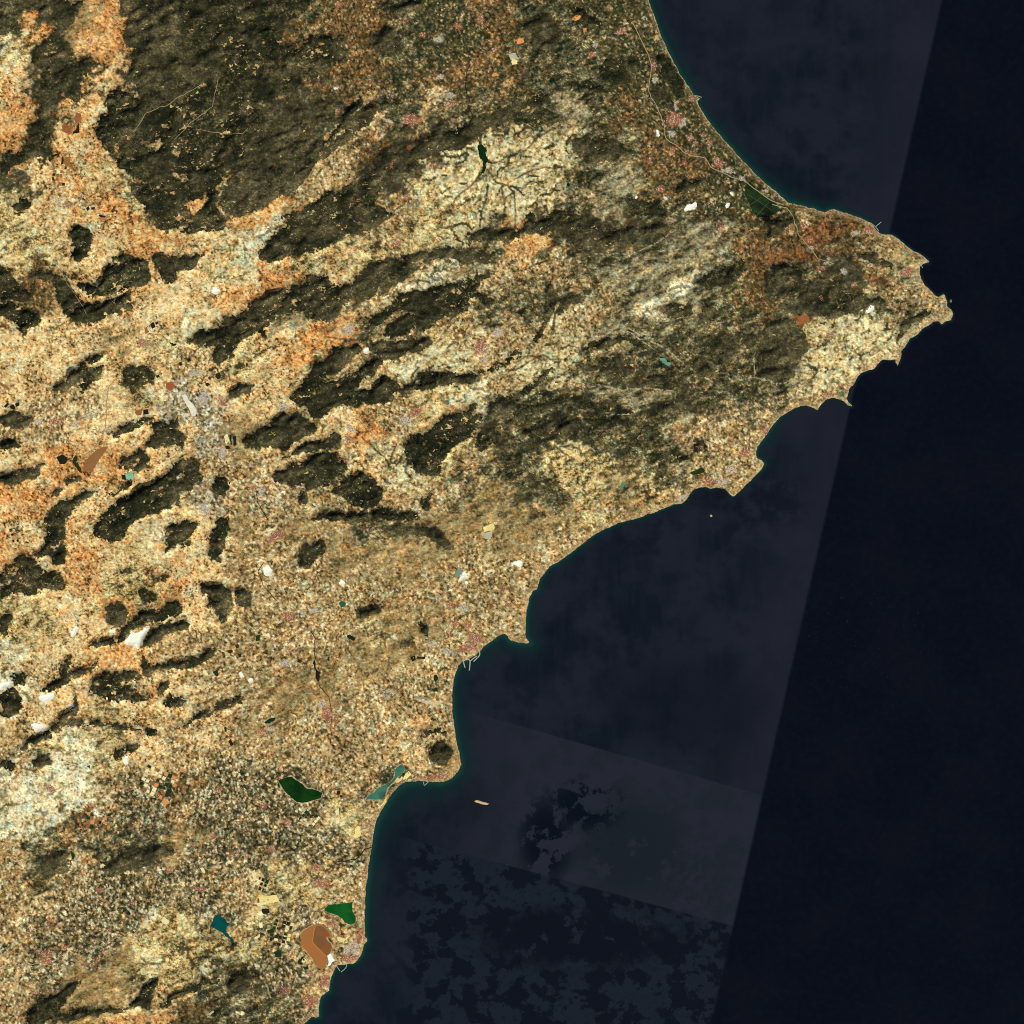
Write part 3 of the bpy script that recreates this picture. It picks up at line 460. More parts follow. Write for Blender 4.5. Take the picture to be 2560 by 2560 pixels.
FOREST += [('F', [(0,1130),(200,1080),(400,1010),(420,1060),(260,1120),(60,1200)], .25), ('F', [(520,1210),(700,1180),(900,1190),(860,1240),(700,1260),(560,1250)], .3), ('F', [(640,760),(800,720),(900,760),(880,860),(760,900),(640,860)], .6), ('F', [(1000,900),(1180,880),(1220,960),(1100,975)], .45),
 ('F', [(1380,560),(1560,540),(1600,620),(1450,700),(1330,660)], .65), ('F', [(1250,780),(1400,760),(1480,860),(1380,900)], .55), ('F', [(1340,180),(1480,80),(1640,60),(1560,180),(1420,260)], .4), ('F', [(1300,1300),(1420,1360),(1440,1440),(1340,1420)], .35), ('F', [(980,1440),(1150,1440),(1330,1420),(1250,1500),(1060,1520)], .35),
 ('F', [(160,620),(240,480),(270,330),(250,200),(300,180),(320,320),(260,520),(190,640)], .3), ('C', [(100,150),(260,120),(380,250),(300,380),(150,330)], .75), ('C', [(420,30),(560,120),(700,180),(660,215),(500,150),(400,60)], .25), ('K', [(0,820),(120,760),(200,720),(150,840),(60,920),(0,960)], .5), ('K', [(0,1300),(140,1290),(150,1400),(60,1480),(0,1500)], .5),
 ('B', [(880,20),(1100,0),(1220,20),(1180,90),(1000,110),(900,90)], .7), ('B', [(860,260),(960,200),(1060,330),(1080,400),(960,440),(880,380)], .85), ('H', [(840,120),(1000,100),(1180,100),(1340,130),(1420,200),(1440,290),(1380,270),(1240,190),(1060,170)], .8)]
FM = np.full((N, N), -1, np.int16)             # which wood
FSH = np.zeros((N, N), np.float32)
for k, (t, pts, sh) in enumerate(FOREST):
    P = tp(t, pts)
    w = window(P, 16)
    if GX[w].size == 0: continue
    d = sdist(GX[w] + 1.5 * WARPX[w], GY[w] + 1.5 * WARPY[w], P)
    hole = np.where(sh > .5, 1.7, 2.1)
    m = (d + 1.2 * n_str[w] + 1.6 * n_fine[w] > 0) & ((n_mid[w] * 0.7 + n_str2[w] * 0.7 < hole) | (d < -1)) & (SDC[w] > 2.5)
    m &= FM[w] < 0
    FM[w][m] = k; FSH[w][m] = sh
n_clr = fnoise(1.0, 4, 26, 51, aniso=(-24, 1.8)); n_clrb = fnoise(1.8, 40, 260, 52)
FM[(n_clr + 0.75 * n_clrb > 2.15)] = -1
# clearings reopen the woods
for key, t, pts in PATCH:
    if key in 'opywx' and t in 'AEDG':
        w, m = soft_mask(tp(t, pts), 1.6, 1.25)
        if w is not None: FM[w][(m > 0.55) & (n_mid2[w] < 1.0)] = -1
WOOD = FM >= 0

# ------------------------------------------------------------------ water, quarries
LAKES = [  # name, label, tile, outline, colour, second colour, level in metres
 ('lagoon', 'deep green lagoon in the farmland left of the salt pans', 'J', [(160,150),(200,135),(260,120),(300,150),(345,180),(370,210),(420,215),(455,225),(490,240),(470,280),(370,310),(300,310),(230,250),(190,200)], (9, 44, 14), (20, 58, 16), 8),
 ('lagoon', 'milky teal salt lagoon behind the beach', 'J', [(1020,60),(1060,32),(1080,45),(1092,66),(1062,112),(1046,116),(1028,132),(1015,152),(985,185),(960,205),(955,235),(935,262),(925,290),(880,290),(800,288),(830,255),(860,240),(890,205),(950,180),(985,160),(1012,130)], (70, 118, 100), (52, 96, 80), 6),
 ('lagoon', 'bright green kidney-shaped lagoon near the coast', 'J', [(497,1100),(512,1078),(530,1060),(570,1055),(640,1050),(662,1046),(690,1042),(712,1038),(704,1060),(703,1085),(712,1120),(730,1150),(732,1170),(720,1195),(690,1205),(650,1190),(630,1160),(590,1135),(540,1120)], (24, 88, 34), (16, 76, 26), 6),
 ('lagoon', 'round orange brown salt lagoon beside the coastal city', 'J', [(325,1280),(340,1255),(360,1240),(400,1218),(430,1205),(480,1205),(510,1225),(530,1240),(550,1268),(560,1290),(540,1306),(515,1292),(512,1306),(524,1322),(545,1340),(560,1370),(545,1410),(528,1425),(530,1470),(510,1510),(470,1530),(430,1500),(415,1460),(385,1420),(350,1380),(325,1350),(335,1310)], (160, 106, 62), (174, 106, 56), 6),
 ('reservoir', 'teal reservoir with jagged shore and a long arm', 'I', [(1545,1200),(1552,1180),(1565,1150),(1580,1142),(1600,1135),(1625,1150),(1640,1150),(1660,1180),(1685,1205),(1660,1220),(1655,1255),(1690,1300),(1720,1320),(1690,1330),(1670,1300),(1650,1285),(1630,1260),(1590,1240),(1570,1228),(1550,1230)], (5, 78, 76), (4, 66, 66), 90),
 ('reservoir', 'black green reservoir in the pale badlands basin', 'B', [(1620,1070),(1650,1060),(1690,1090),(1685,1140),(1700,1170),(1682,1200),(1685,1230),(1660,1272),(1630,1290),(1662,1230),(1658,1190),(1635,1160),(1625,1110)], (14, 32, 18), (16, 44, 22), 310),
 ('reservoir', 'small dark green reservoir under bare hills left of the heart-shaped city', 'H', [(60,1540),(90,1515),(150,1500),(140,1530),(90,1550)], (16, 50, 40), (14, 40, 32), 100),
 ('reservoir', 'narrow black reservoir above the heart-shaped city', 'H', [(415,1090),(430,1080),(440,1140),(470,1190),(460,1240),(440,1220),(430,1150)], (26, 28, 22), (30, 34, 26), 110),
 ('reservoir', 'pale turquoise reservoir in the coastal mountains', 'F', [(1065,750),(1100,745),(1130,765),(1165,790),(1150,805),(1110,785)], (120, 168, 140), (86, 140, 116), 330),
 ('reservoir', 'small turquoise reservoir just inland of the southern beaches', 'F', [(790,1690),(800,1660),(825,1645),(835,1665),(815,1700),(795,1710)], (84, 138, 112), (70, 124, 100), 110),
 ('reservoir', 'small green reservoir beside brown hills in the lower left', 'I', [(520,660),(545,680),(550,710),(535,740),(525,700)], (18, 76, 34), (14, 60, 26), 80),
 ('lagoon', 'small square pale turquoise lagoon among orange fields', 'D', [(920,1595),(970,1580),(980,1630),(930,1640)], (140, 190, 160), (120, 176, 148), 470),
 ('pond', 'teal quarry pond in the middle of the beige plain', 'H', [(605,665),(630,650),(658,660),(655,690),(625,700)], (46, 98, 84), (36, 84, 70), 160),
 ('pond', 'dark green pond between the harbour and the runway', 'H', [(1298,1195),(1320,1185),(1335,1215),(1320,1245),(1300,1230)], (24, 52, 34), (18, 40, 28), 20),
 ('pond', 'grey teal pond beside the white triangular quarry', 'H', [(1455,435),(1490,415),(1520,425),(1495,460),(1475,480),(1458,465)], (118, 146, 128), (86, 118, 104), 110),
 ('pond', 'tiny salt pond behind the rocky headland', 'K', [(870,1732),(900,1690),(916,1708),(904,1732)], (60, 126, 92), (50, 110, 84), 5),
 ('pond', 'black pond on the edge of the pale badlands', 'C', [(396,1352),(405,1338),(422,1345),(424,1366),(408,1370)], (26, 32, 24), (26, 32, 24), 300),
 ('pond', 'small dark pond in the dry valley above the heart-shaped city', 'H', [(660,905),(690,895),(728,925),(715,945),(680,925)], (24, 38, 30), (22, 34, 28), 140),
]
QUARRY = [
 ('G', [(920,930),(960,890),(1020,880),(1060,850),(1095,838),(1080,880),(1060,900),(1050,950),(1010,1000),(970,970),(920,970)]), ('G', [(280,1360),(300,1340),(350,1330),(395,1325),(395,1370),(345,1385),(335,1420),(320,1390)]),
 ('G', [(500,1405),(530,1405),(538,1445),(518,1455)]), ('G', [(225,1550),(290,1540),(335,1560),(330,1590),(270,1610)]), ('G', [(910,1780),(935,1790),(940,1840),(910,1840)]), ('G', [(1748,1180),(1768,1168),(1782,1195),(1768,1212)]),
 ('G', [(1812,1225),(1850,1218),(1856,1240),(1830,1248)]), ('G', [(1285,1362),(1315,1352),(1345,1372),(1335,1390),(1300,1388)]), ('G', [(0,1240),(90,1245),(80,1290),(0,1300)]), ('G', [(515,880),(560,830),(580,850),(540,910),(520,910)]), ('G', [(800,870),(830,860),(845,880),(815,892)]),
 ('H', [(50,400),(90,390),(125,430),(100,470),(60,460)]), ('H', [(1470,500),(1530,432),(1545,460),(1490,515)]), ('H', [(1522,515),(1545,505),(1556,525),(1540,538)]), ('H', [(610,515),(625,490),(652,520),(620,530)]), ('H', [(1865,395),(1890,355),(1925,350),(1950,370),(1945,400),(1925,410),(1900,380)]),
 ('B', [(990,380),(1010,340),(1030,345),(1015,380)]), ('B', [(780,1605),(800,1600),(812,1618),(795,1636)]), ('B', [(1445,972),(1475,962),(1495,978),(1470,992),(1450,990)]), ('B', [(355,1545),(400,1535),(400,1558),(370,1562)]), ('B', [(555,652),(590,645),(606,655),(580,664)]),
 ('C', [(1052,950),(1074,950),(1082,1000),(1064,1005)]), ('C', [(1260,1530),(1290,1500),(1340,1480),(1350,1500),(1310,1540),(1270,1545)]), ('C', [(1560,1495),(1590,1490),(1585,1520),(1565,1525)]), ('C', [(905,1432),(920,1440),(916,1458),(905,1450)]), ('C', [(1590,1408),(1625,1420),(1618,1436),(1600,1424)]), ('C', [(1100,1436),(1135,1446),(1128,1460),(1108,1450)]),
 ('K', [(1060,1110),(1085,1085),(1090,1060),(1130,1070),(1115,1105),(1085,1120)]), ('E', [(785,690),(810,670),(830,690),(812,715),(795,712)]), ('E', [(360,1265),(380,1250),(395,1290),(380,1300)]), ('D', [(1550,250),(1580,222),(1616,250),(1590,280),(1560,280)]), ('D', [(1185,1650),(1215,1625),(1232,1650),(1205,1675)]),
]
def natural(P, amp, step=2.2):
    out = []
    for a, b_ in zip(P, np.roll(P, -1, 0)):
        k = max(1, int(np.hypot(*(b_ - a)) / step))
        for j in range(k): out.append(a + (b_ - a) * j / k)
    out = np.array(out)
    sm = (np.roll(out, 1, 0) + 2 * out + np.roll(out, -1, 0)) / 4
    return sm + amp * np.stack([grid_at(n_fine, out[:, 0], out[:, 1]), grid_at(n_fine2, out[:, 0], out[:, 1])], 1)
lake_px = [natural(tp(l[2], l[3]), 1.1 if l[0] == 'reservoir' else .45) for l in LAKES]
quarry_px = [natural(tp(t, p), 1.5) for t, p in QUARRY]

# ------------------------------------------------------------------ relief: uplift where the ranges stand, worn down by running water
UP = sum(W[k] * v for k, v in dict(x=.26, f=.8, s=.8, k=.62, q=.8, t=.34, w=.40, y=.22, d=.16, o=.02, p=.02, b=.05, g=.06, h=.01, r=.08, u=.01).items())
UP = np.maximum(UP * 0.85, np.where(WOOD, 1.0, 0))
UP = blur(UP.astype(float), 6.0) * (0.75 + 0.25 * np.tanh(n_big))
UP = UP * (1 + 0.35 * np.tanh(fnoise(1.6, 14, 90, 41, aniso=(-24, 2.0)))) * sstep(0, 22, SDC)
inland = np.clip(SDC, 0, None) * M / 1000.0
BASE = 560 * (1 - np.exp(-inland / 42)) + 2 + 10 * blur(n_big.astype(float), 20)
SINK = np.zeros((N, N), bool)
for l, P in zip(LAKES, lake_px):
    if l[0] in ('reservoir', 'lagoon'):
        c_ = P.mean(0); r_k = {'black green reservoir in the pale badlands basin': (130, 260)}.get(l[1], (40, 40))
        BASE = BASE - np.minimum(r_k[1], .7 * grid_at(BASE, *c_)) * np.exp(-((GX - c_[0]) ** 2 + (GY - c_[1]) ** 2) / r_k[0] ** 2)
        w = window(P, 4); SINK[w] |= sdist(GX[w], GY[w], P) > -1
BASE = np.maximum(BASE, 1.0)

def erode(z, up, steps, dx, Kf, land, dt=1.0, m=0.45):
    n = z.shape[0]
    idx = np.arange(n * n).reshape(n, n)
    edge = np.zeros((n, n), bool); edge[0] = edge[-1] = True; edge[:, 0] = edge[:, -1] = True
    active = land & ~edge
    offs = [(-1, -1), (-1, 0), (-1, 1), (0, -1), (0, 1), (1, -1), (1, 0), (1, 1)]
    act = np.flatnonzero(active.ravel())
    for s in range(steps):
        z = np.where(active, z + up * dt, z)
        best = np.zeros((n, n)); rec = idx.copy(); dist = np.full((n, n), dx)
        zp = np.pad(z, 1, mode='edge')
        for dy, dx_ in offs:
            dd = dx * (1.41421 if dy and dx_ else 1.0)
            sl = (z - zp[1 + dy:n + 1 + dy, 1 + dx_:n + 1 + dx_]) / dd
            b = sl > best
            best[b] = sl[b]; rec[b] = idx[b] + dy * n + dx_; dist[b] = dd
        zr = z.ravel(); order = act[np.argsort(zr[act], kind='stable')]
        A = [1.0] * (n * n); R = rec.ravel().tolist()
        ol = order.tolist()
        for i in reversed(ol):
            r = R[i]
            if r != i: A[r] += A[i]
        An = np.array(A)
        F = (Kf.ravel() * dt * (An * dx * dx) ** m / dist.ravel()).tolist()
        zl = zr.tolist()
        for i in ol:
            r = R[i]
            if r != i:
                f = F[i]; zl[i] = (zl[i] + f * zl[r]) / (1 + f)
        z = np.array(zl).reshape(n, n)
    return z, An.reshape(n, n)

def fill(z, land):
    import heapq
    n = z.shape[0]
    zl = z.ravel().tolist(); ld = land.ravel().tolist()
    done = bytearray(n * n); hp = []
    seed = ~land
    nb = np.zeros_like(land); nb[1:] |= land[:-1]; nb[:-1] |= land[1:]; nb[:, 1:] |= land[:, :-1]; nb[:, :-1] |= land[:, 1:]
    e = np.zeros_like(land); e[0] = e[-1] = True; e[:, 0] = e[:, -1] = True
    for i in np.flatnonzero(((seed & nb) | e).ravel()).tolist(): hp.append((zl[i], i)); done[i] = 1
    for i in np.flatnonzero((seed & ~nb & ~e).ravel()).tolist(): done[i] = 1
    heapq.heapify(hp)
    push, pop = heapq.heappush, heapq.heappop
    nn = n * n
    while hp:
        v, i = pop(hp)
        v += 0.02
        for d in (-n - 1, -n, -n + 1, -1, 1, n - 1, n, n + 1):
            j = i + d
            if 0 <= j < nn and not done[j]:
                done[j] = 1
                if zl[j] < v: zl[j] = v
                push(hp, (zl[j], j))
    return np.array(zl).reshape(n, n)
h = 2
Uc = blur(UP, S * h * 0.5)[::h, ::h]; Bc = BASE[::h, ::h]; Lc = (LAND & ~SINK)[::h, ::h]
rng = np.random.default_rng(5)
z0 = Bc + 9 * fnoise(1.5, 6, 60, 42)[::h, ::h] + rng.random(Bc.shape) * 3
z0 = fill(np.where(Lc, z0, np.where(SINK[::h, ::h], Bc, 0)), Lc)
Kc = np.full(Bc.shape, 0.030) * (0.5 + Uc)
zc, ACC2 = erode(z0, Uc * 34.0, 30, S * h * M, Kc, Lc)
nz_ = zc.shape[0]
ii = np.arange(N) / h; i0 = np.minimum(ii.astype(int), nz_ - 2); ff = ii - i0
Z = zc[i0] * (1 - ff)[:, None] + zc[i0 + 1] * ff[:, None]
Z = Z[:, i0] * (1 - ff)[None, :] + Z[:, i0 + 1] * ff[None, :]
Z = Z + (fnoise(1.2, 4, 22, 43) * 26) * np.clip(UP + .06, 0, 1)
Z = Z + 26 * (np.abs(bnoise(15, .5, 66, (64, 1.9))) - .8) * np.clip(UP, 0, 1)
WET = LAND & ~SINK
Z = fill(np.where(LAND, Z, 0), WET)
Z, ACC = erode(Z, UP * 30.0, 7, S * M, 0.040 * (0.4 + UP), WET)
Z = blur(Z, 0.9)
lacc = np.log10(ACC)
# shore profile; the sea floor drops away below the water
Z = np.where(SDC > 0, np.maximum(Z, 0) * sstep(0, 9, SDC) + np.minimum(SDC * 3.0, 9.0), np.maximum(SDC * 6.0, -60))
Z0 = Z.copy()
lake_lvl = []
for l, P in zip(LAKES, lake_px):
    w = window(P, 22)
    d = sdist(GX[w], GY[w], P)
    lv = float(np.percentile(Z[w][d > 0], 25)) if (d > 0).any() else l[6]
    lake_lvl.append(lv)
    b = sstep(-14, -1.5, d)
    Z[w] = Z[w] * (1 - b) + np.maximum(lv + 6 - 4 * np.clip(d + 2, 0, 6), lv - 16) * b
quarry_depth = []
for P in quarry_px:
    w = window(P, 6)
    d = sdist(GX[w], GY[w], P)
    Z[w] -= np.floor(np.clip(d, 0, 6) / 1.6) * 22.0

# ------------------------------------------------------------------ colour of the ground
low = Z - blur(Z, 9.0)
ter = np.sin(Z / 26.0 + 1.2 * n_fine)
cl_zone = fnoise(1.8, 30, 200, 67)
open_ = ((low < -18) & (n_clr > .7) & (cl_zone > .1)) | ((ter > .72) & (n_clr > .35) & (cl_zone > .75) & (n_mid > -.3))
FM[open_ & (FSH < .65)] = -1
WOOD = FM >= 0
OPENED = open_ & (FSH > 0) & ~WOOD
cover = np.zeros((N, N, 3), np.float32)
hd0 = fnoise(1.4, 8, 60, 57)
tex_p = np.clip(0.53 + .62 * (p_small - .5) + .40 * (p_mid - .5) + .2 * (par_l - .5) + 0.06 * n_px, 0, 1)
tex_h = np.clip(0.5 + .82 * (p_small - .5) + .34 * (p_mid - .5) + .16 * (par_l - .5) + 0.10 * n_px, 0, 1)
tex_s = np.clip(0.45 + 0.18 * n_str + 0.06 * n_fine + 0.11 * n_px + .3 * (p_small - .5), 0, 1)
lum = 0.10 * hd0 + 0.07 * n_mid
tex_p = np.clip(tex_p + .7 * lum + .06 * n_px2 - .30 * sq1 * (pt1 > -.1) - .22 * sq3 * (pt2 > .5) + .16 * sq2 * (pt2 < -.2), 0, 1)
tex_h = np.clip(tex_h + .45 * lum - .14 * sq1 * (pt2 > .6), 0, 1)
tex_w = np.clip(0.66 + .66 * (p_small - .5) + .24 * (p_mid - .5) + .05 * n_px + .08 * n_fine + lum - .16 * sq1 * (pt1 > .4) - .12 * sq3 * (pt2 > .5), .17, 1)
tex_s = np.clip(tex_s + .8 * lum + .16 * sq1 * (pt1 > .3) - .14 * sq3 * (pt2 > 0), 0, 1)
tex_m = np.clip(lum + .22 * sq1 * (pt2 > .2) - .28 * sq3 * (pt1 > -.4) + 0.47 + 0.18 * n_str + 0.06 * n_fine + 0.13 * n_px2 + .12 * (p_mid - .5) + 0.35 * (p_small - 0.5) * 0.8, 0, 1)
TEX = {'w': tex_w, 'p': tex_p, 'h': tex_h, 's': tex_s, 'm': tex_m}
lw = lacc.copy()
for _ax in (0, 1):
    for _sh in (1, -1): lw = np.maximum(lw, np.roll(lacc, _sh, _ax) - .30)
chan = sstep(1.65, 2.35, lw + 0.10 * n_fine)
# the larger valleys, from the coarse drainage, as wandering belts of bush
wx2 = np.clip(((GX + 1.0 * wxa) - P0) / S / h, 0, nz_ - 1); wy2 = np.clip(((GY + 1.0 * wya) - P0) / S / h, 0, nz_ - 1)
l2 = np.log10(ACC2)
v2_ = np.clip((l2 - .95) / .45, 0, 1.9)
_i = wx2.astype(int).clip(0, nz_ - 2); _j = wy2.astype(int).clip(0, nz_ - 2); _fu = wx2 - _i; _fv = wy2 - _j
belt_ = (v2_[_j, _i] * (1 - _fu) + v2_[_j, _i + 1] * _fu) * (1 - _fv) + (v2_[_j + 1, _i] * (1 - _fu) + v2_[_j + 1, _i + 1] * _fu) * _fv
chan2 = sstep(.42, .70, belt_ + .05 * n_px) * sstep(.0, .10, UP)
chan = np.maximum(chan, chan2)              # bush-lined gullies and streams
for k in keys:
    cols, stops, g, dr = CLS[k]
    C = np.array([alb(c) for c in cols])
    t = TEX[g]
    if k in 'opy': t = t + 0.10 * n_mid2
    base = np.stack([np.interp(t, stops, C[:, i]) for i in range(3)], -1)
    dark = alb((52, 47, 29))
    dmul = {'x': .7, 'w': .95, 'y': .75, 'q': .6, 't': .5, 'k': .6, 's': .45, 'f': .3, 'b': .30, 'd': .4, 'g': .3, 'p': .2, 'o': .15, 'h': .15, 'r': .3, 'u': .2}[k]
    dm = (chan * dmul)[..., None]
    base = base * (1 - dm) + dark * dm
    cover += W[k][..., None] * base
# regional drift of hue: redder to the left, greener to the north-east
hd = fnoise(1.4, 8, 60, 55); hb = fnoise(1.5, 10, 160, 56)
cover *= np.stack([1 + 0.085 * hd, 1 + 0.0 * hd, 1 - 0.07 * hd], -1) * np.clip(1 + .08 * hb, .6, 1.4)[..., None]
def paint(P, col, soft=1.2, jit=1.0, a=1.0, grain=.25):
    w, m = soft_mask(P, soft, jit)
    if w is None: return
    m = (m * a)[..., None]
    cover[w] = cover[w] * (1 - m) + (alb(col) * (1 + grain * n_px[w][..., None] * .5)) * m
def stroke(P, col, wid, a=.9, jit=.8, brk=.6):
    w = window(P, 10)
    if GX[w].size == 0: return
    d = -sdist(GX[w] + jit * 1.3 * wxa[w], GY[w] + jit * 1.3 * wya[w], P, closed=False)
    m = (sstep(wid, wid * .4, d) * a * np.clip(0.75 + brk * n_fine[w], 0, 1))[..., None]
    cover[w] = cover[w] * (1 - m) + alb(col) * m
oc_ = np.stack([np.interp(np.clip(.5 + .3 * n_px + .2 * n_mid2, 0, 1), [0, .5, 1], [alb(c)[i] for c in [(176, 120, 74), (206, 168, 110), (236, 214, 150)]]) for i in range(3)], -1)
om = sstep(.2, .6, blur(OPENED.astype(float), 1.2))[..., None] * .9
cover = cover * (1 - om) + oc_ * om
# scrub fringe round the woods and loose clumps in the fields
wb = blur(WOOD.astype(float), 4.5)
fr = (sstep(.26, .52, wb + .13 * n_fine + .10 * n_str + .05 * n_px) * .82 * sstep(.92, .72, wb))[..., None] * (1 - .85 * om)
sc_ = np.stack([np.interp(tex_s, [0, .4, .8, 1], [alb(c)[i] for c in [(40, 40, 24), (74, 68, 44), (112, 98, 64), (176, 150, 100)]]) for i in range(3)], -1)
cover = cover * (1 - fr) + sc_ * fr
cp = (sstep(1.75, 2.1, fnoise(.7, 3.5, 16, 71, aniso=(-24, 1.6)) + .55 * fnoise(1.7, 30, 200, 72)) * sstep(.2, .5, W['p'] + W['o'] + W['y'] + W['x']) * .9)[..., None]
cover = cover * (1 - cp) + np.array(alb((46, 45, 27))) * cp
# pale limestone crests
for t, pts, wid in [('K', [(140,1612),(260,1590),(340,1610),(420,1640),(480,1630),(520,1600)], 2.2), ('K', [(250,1580),(255,1450),(290,1340),(325,1260),(300,1220)], 1.8), ('K', [(1050,670),(1130,670),(1200,710),(1290,770)], 2.4),
                    ('F', [(480,700),(580,620),(700,565),(860,535),(960,590),(1050,640),(1150,700),(1350,860),(1460,920)], 2.2), ('F', [(560,660),(700,600),(850,560),(1000,650),(1050,690)], 1.6), ('F', [(560,960),(640,940),(800,985),(1000,970),(1170,985)], 1.8),
                    ('F', [(900,1350),(1000,1240),(1160,1240),(1250,1200),(1330,1160)], 1.5), ('F', [(1060,1150),(1190,1080),(1200,1010)], 1.4), ('F', [(680,1170),(860,1150),(940,1120)], 2.0), ('F', [(1790,900),(1860,910),(1932,950)], 2.2), ('F', [(1780,860),(1770,740),(1840,620),(1850,560),(1800,530)], 1.6),
                    ('F', [(500,320),(640,280),(860,270)], 1.4), ('C', [(600,1860),(900,1850),(1060,1780),(1200,1680)], 1.4), ('H', [(560,30),(700,60),(720,90),(640,70)], 1.3), ('E', [(100,170),(240,130),(380,80)], 1.2)]:
    stroke(tp(t, pts), (196, 178, 140), wid)
# dark wooded gullies of the badlands
for t, pts in [('B', [(1690,1180),(1780,1190),(1880,1130),(1932,1100)]), ('B', [(1660,1230),(1600,1330),(1500,1420),(1400,1520),(1380,1560)]), ('B', [(1690,1240),(1760,1330),(1830,1360),(1932,1380)]), ('B', [(1700,1350),(1690,1450),(1650,1560),(1640,1660)]), ('B', [(1800,1380),(1820,1500),(1810,1640)]),
               ('B', [(1880,1400),(1900,1540),(1890,1680)]), ('C', [(0,1140),(100,1100),(200,990),(320,950)]), ('C', [(30,1300),(150,1240),(300,1230)]), ('C', [(60,1400),(130,1330),(230,1340)]), ('F', [(240,380),(250,240),(300,170),(300,80)]), ('F', [(0,120),(100,100),(180,60),(280,20)]), ('F', [(230,360),(160,280),(100,260)]),
               ('F', [(210,730),(120,790),(0,840)]), ('F', [(210,730),(100,740),(30,780)]), ('F', [(220,720),(280,760),(400,760)]), ('E', [(500,590),(620,600),(740,610),(840,620)]), ('E', [(780,1330),(850,1400),(930,1470),(980,1560)]), ('E', [(960,1560),(1000,1450),(1030,1370)]), ('E', [(1190,160),(1180,230)]), ('E', [(1180,170),(1280,200)])]:
    stroke(tp(t, pts), (40, 39, 24), 3.3, 1.0, .9, .15)
# beach and surf-washed rock along the whole shore
shore = sstep(3.0, 0.8, SDC) * LAND * np.clip(0.75 + 0.35 * n_fine, 0.2, 1)
cover = cover * (1 - shore[..., None]) + np.array(alb((206, 178, 132))) * shore[..., None]
bst = sstep(16, 6, SDC) * LAND * np.where(GY < 520, .22, .5)                        # low built-up coastal strip
cover = cover * (1 - bst[..., None]) + np.array(alb((176, 142, 102))) * (1 + .35 * n_px[..., None]) * bst[..., None]
for l, P in zip(LAKES, lake_px):                            # reed margins and wet mud
    w = window(P, 10); d = sdist(GX[w] + .5 * WARPX[w], GY[w] + .5 * WARPY[w], P)
    if l[0] in ('lagoon',):
        m = (sstep(-4.2, -2.6, d) * np.clip(.55 + .5 * n_mid[w], 0, 1))[..., None]
        cover[w] = cover[w] * (1 - m) + alb((40, 40, 26)) * m
        m = (sstep(-2.0, -0.8, d) * .7)[..., None]
        cover[w] = cover[w] * (1 - m) + alb((206, 180, 140)) * m
for P in quarry_px:
    paint(P, (250, 240, 214), 1.5, .8, .85, .1)
